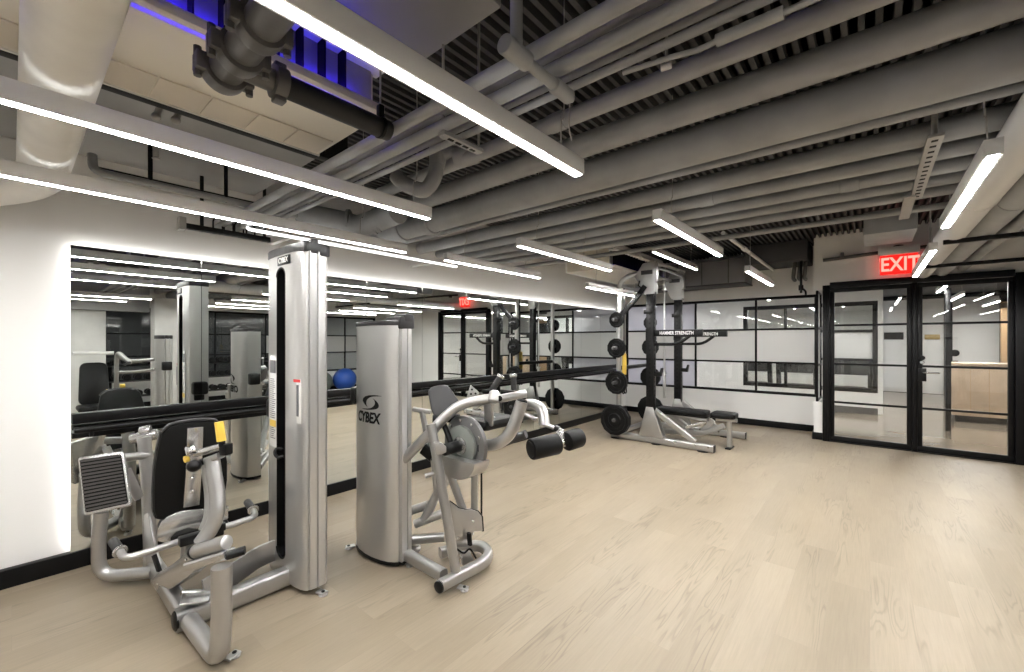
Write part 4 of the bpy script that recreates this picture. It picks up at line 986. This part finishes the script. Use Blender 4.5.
pb = MB(); pb.prism([at(467,398,2.80), at(471,385,2.80), at(479,392,2.80), at(478,402,2.80)], (.006,.012,0), None, .002); pb = pb.build('adjust_plate', silver, T)
b = MB()
for (x, y) in ((472,389.5),(471,394),(475.5,393.5),(474.5,398)): b.lathe(at(x, y, 2.797), (-.7,-.65,0), [(0,.007),(.002,.007)], seg=10)
b.build('adjust_holes', black, pb)
# seat
sp_ = [(428,391),(432,386.5),(440,384.8),(447.5,385),(452,390),(458,399),(463,406),(455,411),(443,415.5),(436,417.5),(432,412),(430,402)]
bpp = [at(x, y, 2.80+(418-y)*.003) for x, y in sp_]
MB().prism(bpp, (.045,.06,-.01), None, .016).build('backrest_pad', padgrey, T)
b = MB(); b.beam([at(433,418,2.84), at(460,418,2.86)], .10, .05, rnd=.45); b.build('backrest_foot', black, T)
MB().box(at(488,421,2.86)-V((.16,.13,.035)), at(488,421,2.86)+V((.16,.13,.035)), .03).build('seat_cushion', pad, T)
MB().beam([at(481,418,2.84), at(492,424,2.8)], .05, .10, rnd=.3).build('seat_bracket', silver, T)
MB().beam([at(413,409,2.95), at(431,412,2.95)], .04, .03).build('side_bracket', silver, T)
MB().beam([at(422,411,2.95), at(427,436,2.93), at(431,455,2.92)], .04, .03, up=(1,0,0)).build('side_post', silver, T)
MB().beam([at(424,448,2.80), at(434,456,2.78)], .06, .08, rnd=.3).build('brake_block', black, T)
MB().beam([at(425,476,2.66), at(436,473,2.68)], .03, .03, rnd=.45).build('stub_tube', silver, T)
# ---------------------------------------------------------------- power rack
T = thing('power_rack', 'tall silver and black half rack with plates on its sides by the far corner', 'squat rack', (6.45, 2.4, 0))
XN, XF, UY, PY = 5.88, 7.0, 2.38, 2.875
def rack_side(x, near):
    MB().beam([(x, 1.54 if near else 1.40, .055), (x, 2.98, .055)], .085, .09, rnd=.2).build('base_tube', silver, T)
    b = MB(); b.box((x-.04, (1.53 if near else 1.39), .012), (x+.04, (1.545 if near else 1.405), .10), .004); b.build('tube_end_cap', black, T)
    for yy in (1.68, 2.30, 2.93):
        b = MB(); b.lathe((x, yy, 0), (0,0,1), [(0,.07),(.010,.07),(.014,.06)]); b.build('floor_pad', rubber, T)
    # upright with a row of holes
    up = MB(); up.box((x-.047, UY-.055, .30), (x+.047, UY+.055, 2.16), .006); upo = up.build('upright', black, T)
    h = MB()
    for k in range(24):
        z = .62+k*.064
        h.box((x-.0478, UY-.014, z-.014), (x+.0478, UY+.014, z+.014), .003); h.box((x-.014, UY-.0558, z-.014), (x+.014, UY+.0558, z+.014), .003)
    h.build('pin_holes', blackm, upo)
    # gusset plates and forward brace
    for s in (-1, 1):
        MB().prism([(x+s*.052-.004, UY+.16, .10), (x+s*.052-.004, UY+.05, .52), (x+s*.052-.004, UY-.05, .52), (x+s*.052-.004, UY-.20, .10)], (.008,0,0), None, .002).build('gusset_plate', silver, T)
    MB().beam([(x, UY-.06, .47), (x, UY-.60, .11)], .055, .075, rnd=.2).build('forward_brace', silver, T)
    b = MB()
    for (yy, zz) in ((UY+.09,.16),(UY-.12,.16),(UY,.44),(UY-.35,.075),(UY-.62,.075),(UY-.78,.075)): b.lathe((x-.052, yy, zz), (1,0,0), [(0,.006),(.002,.014),(.108,.014),(.11,.006)], seg=10)
    b.build('frame_bolts', bright, T)
    # rear post bending forward to the head
    MB().tube([(x, PY, .09), (x, PY, 2.40), (x, UY+.03, 2.45)], .038, fil=.30, seg=18).build('rear_post', silver, T)
    # head plate
    for s in (-1, 1):
        MB().prism([(x+s*.052-.004, UY+.075, 2.12), (x+s*.052-.004, UY+.22, 2.38), (x+s*.052-.004, UY+.10, 2.56), (x+s*.052-.004, UY-.06, 2.59), (x+s*.052-.004, UY-.085, 2.55), (x+s*.052-.004, UY-.075, 2.12)], (.008,0,0), None, .003).build('head_plate', headm, T)
    MB().box((x-.045, UY-.10, 2.30), (x+.045, UY+.02, 2.50), .006).build('head_block', silver, T)
    hb = MB().box((x-.0585, UY-.045, 2.40), (x-.0555, UY+.125, 2.46), .001).build('head_badge', capgrey, T)
    # storage pegs
    for z in (.29, .84, 1.35, 1.77):
        s = -1 if near else 1
        MB().cyl((x+s*.03, PY, z), (x+s*.19, PY, z), .0245, bev=.004).lathe((x+s*.03, PY, z), (s,0,0), [(0,.045),(.02,.045)]).build('storage_peg', steeld, T)
rack_side(XN, True); rack_side(XF, False)
MB().cyl((XN, UY-.07, 2.50), (XF, UY-.07, 2.50), .017).build('pull_up_bar', steelbar, T)
MB().cyl((XN, UY+.10, 2.44), (XF, UY+.10, 2.44), .020).build('top_crossbar', silver, T)
MB().beam([(XN, PY, 1.05), (XF, PY, 1.05)], .05, .06).build('rear_crossbar', black, T)
MB().beam([(XN, 2.94, .055), (XF, 2.94, .055)], .07, .07).build('rear_base_bar', silver, T)
MB().beam([(XN, PY-.02, 2.28), (XF, PY-.02, 2.28)], .04, .05).build('rear_crossbar', silver, T)
for x, yl_ in ((XN, .70), (XF, .73)):
    b = MB(); b.beam([(x, UY+.06, 1.565), (x, UY-yl_, 1.565)], .06, .09, rnd=.15).beam([(x, UY+.0, 1.47), (x, UY+.0, 1.63)], .115, .13, rnd=.1)
    sa = b.build('spotter_arm', black, T)
    MB().text('HAMMER STRENGTH', (x-.031, UY-yl_*.52, 1.562), (0,-1,0), (0,0,1), .066, None, .001, .74).build('lettering', white_label, sa)
    MB().tube([(x, UY-.03, 1.41), (x, UY-.38, 1.41), (x, UY-.54, 1.53)], .022, fil=.14).build('dip_tube', black, T)
    MB().prism([(x-.03, UY-.035, .96), (x-.03, UY-.035, 1.10), (x-.03, UY-.06, 1.10), (x-.03, UY-.06, 1.02), (x-.03, UY-.13, 1.02), (x-.03, UY-.15, 1.08), (x-.03, UY-.17, 1.07), (x-.03, UY-.15, .96)], (.06,0,0), None, .003).build('bar_hook', black, T)
    MB().box((x-.05, UY-.05, 1.84), (x+.05, UY+.09, 1.90), .006).build('band_hook', black, T)
MB().tube([(XN-.07, UY+.14, 2.32), (XN-.07, UY+.16, 2.25), (XN-.07, UY+.12, 2.22)], .010).build('rope_hook', black, T)
# plates
def plate(x, y, z, r, w, label, grp, s=-1):
    t = thing('weight_plate', label, 'weight plate', (x, y, z), grp)
    b = MB(); n = 12; q = [(r*math.cos(2*PI*(i+.5)/n), r*math.sin(2*PI*(i+.5)/n)) for i in range(n)]
    def ring(k, dx): return [V((x+s*dx, y+a*k, z+c*k)) for a, c in q]
    rings = [ring(.12, 0), ring(.94, 0), ring(1, .006), ring(1, w-.006), ring(.94, w), ring(.80, w), ring(.76, w*.72), ring(.46, w*.72), ring(.40, w), ring(.12, w)]
    vs = [v for rg in rings for v in rg]; fs = []
    m_ = len(rings)
    for i in range(m_):
        for j in range(n):
            a, c = i, (i+1) % m_
            fs.append((a*n+j, a*n+(j+1) % n, c*n+(j+1) % n, c*n+j))
    b.raw(vs, fs); b.build('plate_body', rubber, t, sharp=25)
    g = MB()
    for k in range(3):
        a = 2*PI*k/3+.5; cy, cz = y+r*.62*math.cos(a), z+r*.62*math.sin(a); tv = V((0, -math.sin(a), math.cos(a)))
        g.beam([V((x+s*(w*.74), cy, cz))-tv*r*.22, V((x+s*(w*.74), cy, cz))+tv*r*.22], r*.20, .004, rnd=.48, up=(1,0,0))
    g.build('grip_slots', blackm, t)
    MB().lathe((x+s*w*.9, y, z), (s,0,0), [(0, .036),(.006,.036),(.008,.028)]).build('hub_ring', capgrey, t)
    return t
PN = 'weight plates on the near side of the rack'; PF = 'weight plates on the far side of the rack'
x0 = XN-.045
plate(x0-.01, PY, 1.77, .118, .035, 'smallest black weight plate, at the top of the near rack post', PN)
plate(x0-.01, PY, 1.35, .148, .04, 'small black weight plate, second from the top of the near rack post', PN)
plate(x0-.01, PY, .84, .176, .045, 'medium black weight plate, below waist height on the near rack post', PN)
plate(x0-.005, PY, .29, .225, .05, 'large black weight plate against the near rack post at floor level, behind another', PN)
plate(x0-.06, PY, .29, .228, .05, 'largest outer black weight plate at the bottom of the near rack post', PN)
x1 = XF+.05
plate(x1, PY, 1.77, .118, .035, 'smallest black weight plate, at the top of the far rack post', PF, 1)
plate(x1, PY, 1.35, .148, .04, 'small black weight plate, second from the top of the far rack post', PF, 1)
plate(x1, PY, .84, .176, .045, 'medium black weight plate, third down the far rack post', PF, 1)
plate(x1, PY, .29, .228, .05, 'large black weight plate at the bottom of the far rack post', PF, 1)
# vertical barbell
t = thing('barbell', 'long steel barbell hanging upright behind the far rack upright', 'barbell', (6.93, 2.58, .5))
MB().cyl((6.93, 2.58, .92), (6.93, 2.58, 2.30), .014).build('shaft', steelbar, t)
for (a, c) in ((.52, .92), (2.30, 2.70)):
    sl = MB().cyl((6.93, 2.58, a), (6.93, 2.58, c), .025, bev=.004).build('sleeve', steelbar, t)
for z in (.92, 2.30): MB().lathe((6.93, 2.58, z-.015), (0,0,1), [(0,.026),(.004,.04),(.026,.04),(.03,.026)]).build('collar', steelbar, t)
# suspension strap and black strap
t = thing('suspension_trainer', 'yellow and black suspension straps hanging from the rear post of the rack', 'strap', (XN+.06, PY-.02, 1.0))
sx = XN+.115
MB().beam([(sx, PY-.03, 2.26), (sx, PY-.03, 1.34)], .035, .006, up=(0,1,0)).build('upper_strap', black, t)
MB().beam([(sx-.012, PY-.03, 1.34), (sx-.016, PY-.03, .94)], .085, .010, up=(0,1,0)).build('yellow_strap', yellow, t)
MB().beam([(sx+.05, PY-.03, 1.26), (sx+.055, PY-.03, .94)], .05, .010, up=(0,1,0)).build('yellow_strap', yellow, t)
for dx in (-.016, .055): MB().tube([(sx+dx, PY-.03, .95), (sx+dx-.02, PY-.03, .82), (sx+dx-.03, PY-.03, .66), (sx+dx+.03, PY-.03, .66), (sx+dx+.015, PY-.03, .82), (sx+dx, PY-.03, .95)], .010, fil=.03, seg=8).build('handle_loop', black, t)
t = thing('resistance_strap', 'thick black strap slung diagonally from the rack head to the rear post', 'strap', (XN, 2.5, 2.0))
MB().beam(smooth([(XN-.065, UY+.06, 2.24), (XN-.068, UY+.22, 2.04), (XN-.06, PY-.02, 1.80), (XN-.05, PY+.04, 1.79)], 5), .075, .022, rnd=.4, up=(1,0,0)).build('strap_body', black, t)

# ---------------------------------------------------------------- bench
T = thing('weight_bench', 'black padded adjustable bench with silver frame standing inside the power rack', 'bench', (6.25, 1.9, 0))
BX = 6.28
def cushion(name, y0, y1, w0, w1, z):
    n = 8; poly = []
    for (yy, ww, a0) in ((y0, w0, 180), (y1, w1, 0)): pass
    rr = .06
    c = [V((BX-w0/2, y0, z)), V((BX+w0/2, y0, z)), V((BX+w1/2, y1, z)), V((BX-w1/2, y1, z))]
    MB().prism(rounded_quad(c, rr), (0, 0, .07), None, .02).build(name, pad, T)
cushion('back_pad', 1.72, 2.44, .30, .26, .405)
cushion('seat_pad', 1.36, 1.67, .27, .31, .41)
b = MB(); b.box((BX-.10, 1.72, .385), (BX+.10, 2.36, .407), .004); b.build('pad_board', black, T)
MB().beam([(BX-.05, 2.35, .38), (BX-.05, 1.72, .36)], .04, .05).build('back_rail', silver, T)
MB().beam([(BX+.05, 2.35, .38), (BX+.05, 1.72, .36)], .04, .05).build('back_rail', silver, T)
MB().beam([(BX, 1.36, .385), (BX, 1.62, .375)], .06, .05).build('seat_rail', silver, T)
MB().beam([(BX, 1.46, .38), (BX, 1.45, .02)], .06, .06, rnd=.25, up=(0,1,0)).build('front_leg', silver, T)
MB().beam([(BX-.10, 1.45, .012), (BX+.10, 1.45, .012)], .07, .02).build('front_foot', black, T)
MB().beam([(BX, 1.52, .30), (BX, 1.78, .16), (BX, 2.48, .10)], .07, .075, rnd=.25, fil=.1).build('spine_tube', silver, T)
MB().beam([(BX, 1.66, .36), (BX, 1.80, .17)], .05, .08).build('pivot_plate', silver, T)
MB().beam([(BX, 2.20, .37), (BX, 1.92, .17)], .04, .05).build('adjust_strut', silver, T)
MB().beam([(BX-.16, 1.98, .24), (BX+.02, 1.70, .33)], .03, .05).build('adjust_ladder', bright, T)
MB().beam([(BX-.22, 2.48, .055), (BX+.22, 2.48, .055)], .07, .07).build('rear_foot', silver, T)
MB().beam([(BX, 2.48, .05), (BX, 2.48, .12)], .06, .06, up=(0,1,0)).build('rear_riser', silver, T)
b = MB()
for s in (-1, 1): b.cyl((BX+s*.225, 2.48, .035), (BX+s*.255, 2.48, .035), .035)
b.build('transport_wheels', black, T)
MB().tube([(BX+.20, 1.40, .10), (BX+.26, 1.40, .18), (BX+.26, 1.55, .18), (BX+.22, 1.62, .10)], .012, fil=.05).build('carry_handle', silver, T) if False else None

# ================================================================== THINGS BEHIND THE CAMERA, SEEN IN THE MIRRORS
T = thing('cable_machine', 'short silver weight tower with black holder standing behind the camera, seen in the mirror', 'exercise machine', (1.6, -1.25, 0))
sh_ = [(x+ (1.6-1.6), -(y-2.55)-1.25) for x, y in prof2]
m = MB(); extrude_z(m, sh_, .03, 1.50); m.build('weight_tower', cover, T, sharp=30)
m = MB(); extrude_z(m, offset_poly(sh_, .004), 1.49, 1.55, None, .008); m.build('tower_cap', capgrey, T, sharp=30)
MB().box((1.56, -1.01, .98), (1.69, -.93, 1.12), .015).build('bottle_holder', black, T)
MB().beam([(1.60, -1.45, .07), (1.60, -2.1, .07)], .07, .08).build('base_tube', silver, T)
MB().tube([(1.52, -1.3, 1.15), (1.25, -1.5, 1.12), (1.12, -1.55, 1.2)], .03, fil=.15).build('lever_arm', silver, T)
MB().tube([(1.52, -1.3, .98), (1.25, -1.42, .95), (1.12, -1.5, .95)], .026, fil=.15).build('lever_arm', silver, T)
PX = .80
T = thing('chest_press_machine', 'seated press machine with tall black backrest behind the camera, seen in the mirror', 'exercise machine', (PX, -1.15, 0))
def rbx(m, c, s, bev, ang=0): m.box((c[0]-s[0]/2, c[1]-s[1]/2, c[2]-s[2]/2), (c[0]+s[0]/2, c[1]+s[1]/2, c[2]+s[2]/2), bev, rot=Matrix.Rotation(math.radians(ang),3,'X') if ang else None); return m
MB().prism(rounded_quad([V((PX-.17,-1.12,.50)), V((PX+.17,-1.12,.50)), V((PX+.15,-1.20,1.13)), V((PX-.15,-1.20,1.13))], .09), (0,-.07,0), None, .015).build('backrest_pad', pad, T)
rbx(MB(), (PX, -.92, .48), (.40, .42, .08), .03).build('seat_cushion', pad, T)
MB().beam([(PX, -1.0, .44), (PX, -1.0, .06)], .08, .08, up=(0,1,0)).build('seat_post', silver, T)
MB().beam([(PX, -1.7, .05), (PX, -.6, .05)], .08, .08).build('base_tube', silver, T)
MB().beam([(PX-.36, -1.7, .05), (PX+.39, -1.7, .05)], .08, .08).build('rear_tube', silver, T)
for s in (-1, 1): MB().tube([(PX+s*.3, -1.7, .05), (PX+s*.3, -1.6, 1.30), (PX+s*.38, -1.0, 1.12)], .03, fil=.2).build('press_arm', silver, T)
for s in (-1, 1): MB().cyl((PX+s*.38, -1.0, 1.12), (PX+s*.30, -.86, 1.10), .02).build('hand_grip', grip, T)
MB().beam([(PX-.22, -1.22, 1.27), (PX+.22, -1.22, 1.27)], .06, .05).build('top_crossbar', white_label, T)
MB().cyl((PX+.12, -.9, .52), (PX+.12, -.9, .74), .019).build('yellow_grip', yellow, T)
# dumbbell racks
def dumbbell_rack(x0, x1, y, label):
    t = thing('dumbbell_rack', label, 'dumbbell rack', (x0, y, 0), 'dumbbell racks against the back wall')
    for x in (x0+.06, x1-.06):
        MB().beam([(x, y-.22, .05), (x, y-.18, 1.02)], .06, .08, up=(1,0,0)).build('upright', black, t); MB().beam([(x, y-.25, .035), (x, y+.28, .035)], .07, .07).build('foot_tube', black, t)
    for k, z in enumerate((.32, .64, .96)):
        MB().box((x0, y-.16+(.1*(2-k)), z-.02), (x1, y+.10+.1*(2-k), z), .006, rot=Matrix.Rotation(math.radians(12),3,'X')).build('shelf', black, t)
    return t
def make_dumbbell(loc, label, grp):
    t = thing('dumbbell', label, 'dumbbell', loc, grp); x, y, z = loc
    MB().cyl((x, y-.06, z), (x, y+.06, z), .016).build('handle', chrome, t)
    for s in (-1, 1): MB().lathe((x, y+s*.06, z), (0, s, 0), [(0,.045),(.006,.062),(.07,.062),(.078,.052)], seg=12).build('head', rubber, t)
    return t
first = None
for (x0, x1, nm, wh) in ((1.25, 2.25, 'left', 'beside the square concrete column'), (2.75, 4.35, 'right', 'under the back windows')):
    dumbbell_rack(x0, x1, -4.15, f'black three tier dumbbell rack {wh} behind the camera')
    for k, z in enumerate((.32, .64, .96)):
        n = int((x1-x0-.1)/.17)
        for i in range(n):
            lab = f'black round dumbbell on the {["bottom","middle","top"][k]} shelf of the rack {wh}'
            loc = V((x0+.12+i*.17, -4.18+.1*(2-k), z+.062))
            if first is None: first = make_dumbbell(loc, lab, 'dumbbells on the racks behind the camera')
            else: dup(first, loc, lab)
# stability balls
for (x, y, r, mt, lab) in ((6.35, -4.1, .33, blueball, 'blue exercise ball on the floor by the back windows'), (5.70, -4.2, .30, greyball, 'dark grey exercise ball beside the blue one'), (7.25, -3.9, .30, greyball, 'dark grey exercise ball in the corner near the doors')):
    t = thing('exercise_ball', lab, 'ball', (x, y, 0), 'exercise balls by the back windows')
    MB().sphere((x, y, r), r, seg=32).build('ball', mt, t)
    MB().lathe((x+r*.7, y, r+r*.712), (1,0,1), [(-.004,.012),(.003,.012),(.005,.008)]).build('valve_plug', white_label, t)
# ================================================================== BEYOND THE GLASS
def treadmill(loc, label, rz=0.0):
    t = thing('treadmill', label, 'treadmill', (0,0,0), 'treadmills behind the corridor window')
    b = MB(); b.box((-.95,-.38,.06), (.95,.38,.20), .03); b.build('running_deck', silver, t)
    MB().box((-.90,-.26,.195), (.75,.26,.21), .004).build('belt', blackm, t)
    MB().box((.52,-.36,.18), (.98,.36,.46), .10).build('motor_hood', black, t)
    for s in (-1, 1):
        MB().beam([(.72, s*.36, .2), (.86, s*.36, 1.15)], .09, .16, up=(1,0,0)).build('upright', black, t)
        MB().tube([(.86, s*.36, 1.10), (.50, s*.36, 1.02), (.15, s*.36, .98)], .025, fil=.1).build('handrail', black, t)
    MB().box((.78,-.40,1.08), (.92,.40,1.40), .03, rot=Matrix.Rotation(math.radians(-18),3,'Y')).build('console', black, t)
    MB().box((.765,-.22,1.16), (.785,.22,1.36), .004, rot=Matrix.Rotation(math.radians(-18),3,'Y')).build('screen', capgrey, t)
    MB().box((.72,-.33,.72), (.90,.33,1.05), .04).build('console_bar', black, t)
    t.location = loc; t.rotation_euler = (0,0,rz); return t
tm = treadmill((12.6, .35, 0), 'dark treadmill behind the corridor window, nearest the glass doors', PI)
dup(tm, (12.6, 1.30, 0), 'dark treadmill in the middle of those behind the corridor window', PI)
dup(tm, (12.6, 2.20, 0), 'dark treadmill behind the corridor window, nearest the mirror side', PI)
# lobby doors, signs and reception
def lobby_door(px0, px1, name, sign):
    y0, y1 = at_x(px0, 350, LX).y, at_x(px1, 350, LX).y
    root = thing(name, '', '', (LX, y1, 0)); del root['label']; del root['category']; struct(root)
    MB().box((LX-.05, y1, .01), (LX-.005, y0, 2.62), .004).build('door_panel', wallm, root)
    f = MB(); f.box((LX-.10, y0, 0), (LX-.0, y0+.16, 2.74), .004); f.box((LX-.10, y1-.14, 0), (LX, y1, 2.74), .004); f.box((LX-.10, y1-.14, 2.62), (LX, y0+.16, 2.74), .004)
    f.build('door_frame', frame_black, root)
    return y0, y1
ya0, ya1 = lobby_door(882, 911, 'door_3', None)
yb0, yb1 = lobby_door(919, 944, 'door_4', None)
yc0, yc1 = lobby_door(952, 999, 'door_5', None)
def sign(px0, px1, py0, py1, mat, label):
    a, c = at_x(px0, py0, LX-.06), at_x(px1, py1, LX-.06)
    o = MB().box((LX-.075, c.y, c.z), (LX-.055, a.y, a.z), .004).build('wall_sign', mat); tag(o, label, 'sign')
sign(884, 903.5, 332.5, 339.5, black, 'black rectangular sign on the white lobby door seen through the left glass door')
sign(924.5, 940, 334.5, 339.5, gold, 'small gold sign on the white lobby door seen through the right glass door')
p = at_x(954.7, 353, LX-.06)
o = MB().lathe((LX-.06, p.y, p.z), (-1,0,0), [(0,.09),(.03,.09),(.04,.07)]).build('door_button', black); tag(o, 'round black fitting on the white panel right of the lobby doors', 'door fitting')
a = at_x(958, 366, LX-.06)
t = thing('door_handle_set', 'black lock box with lever on the right hand white lobby door', 'door handle', (LX-.06, a.y, a.z))
MB().box((LX-.10, a.y, a.z-.14), (LX-.05, a.y+.18, a.z+.14), .01).build('lock_case', black, t)
MB().tube([(LX-.10, a.y+.05, a.z), (LX-.16, a.y+.05, a.z), (LX-.16, a.y-.25, a.z)], .018, fil=.03).build('lever', chrome, t)
# reception counter and wood framed opening on the right of the lobby
t = thing('reception_counter', 'pale wooden reception counter with dark plinth on the right of the lobby', 'counter', (10.4, -1.8, 0))
c0, c1 = at_x(952, 400, 11.0).y, at_x(1030, 400, 11.0).y
MB().box((11.0, c1, .12), (11.6, c0, 1.02), .006).build('counter_front', wood, t); MB().box((11.05, c1, 0), (11.55, c0-.04, .12)).build('plinth', blackm, t)
MB().box((10.96, c1, 1.02), (11.64, c0+.03, 1.06), .004).build('counter_top', wood, t)
sm = MB()
for k in range(1, 4): sm.box((10.996, c0-(c0-c1)*k/4-.003, .13), (11.001, c0-(c0-c1)*k/4+.003, 1.01))
sm.build('panel_joints', woodtrim, t)
a, c = at_x(1000, 308, 15.5), at_x(1020, 366, 15.5)
f = MB(); f.box((15.4, a.y-.16, .9), (15.5, a.y, a.z+.1), .004); f.box((15.4, a.y-1.4, a.z), (15.5, a.y, a.z+.14), .004); f.box((15.4, a.y-1.4, .0), (15.5, a.y, .95), .004)
o = f.build('wood_frame', woodtrim); tag(o, 'light wooden framed opening at the far right of the lobby', 'frame')
o = MB().box((15.44, a.y-1.38, .96), (15.48, a.y-.15, a.z), .0).build('dark_screen', capgrey); tag(o, 'dark screen inside the wooden frame at the far right of the lobby', 'screen')
y0 = at_x(950, 400, 13.0).y
o = MB().box((9.7, at_x(950.5, 400, 9.8).y, 0), (9.8, at_x(944.5, 400, 9.8).y, 2.3), .004).build('lobby_post', frame_black); tag(o, 'black square post in the lobby between the two lobby doors', 'post')

# ================================================================== CAMERA AND RENDER LOOK
cam = bpy.data.cameras.new('camera'); co = bpy.data.objects.new('camera', cam); C.objects.link(co)
co.location = (0, 0, EYE); co.rotation_euler = (PI/2, 0, YAW-PI/2)
cam.sensor_width = 36; cam.sensor_fit = 'HORIZONTAL'; cam.lens = 36*FOC/1024; cam.shift_y = (PCY-336)/1024; cam.clip_start = .05; cam.clip_end = 100
sc = bpy.context.scene; sc.camera = co
w = bpy.data.worlds.new('world'); sc.world = w; w.use_nodes = True
w.node_tree.nodes['Background'].inputs[0].default_value = (.9, .93, 1, 1); w.node_tree.nodes['Background'].inputs[1].default_value = .3
sc.view_settings.view_transform = 'Standard'; sc.view_settings.look = 'None'; sc.view_settings.gamma = 1; sc.view_settings.use_curve_mapping = False
sc.view_settings.exposure = 2.0
cy = sc.cycles
cy.use_denoising = True
try: cy.denoiser = 'OPENIMAGEDENOISE'
except Exception: pass
cy.max_bounces = 10; cy.diffuse_bounces = 5; cy.glossy_bounces = 5; cy.transmission_bounces = 6; cy.transparent_max_bounces = 16
cy.caustics_reflective = False; cy.caustics_refractive = False; cy.sample_clamp_indirect = 6
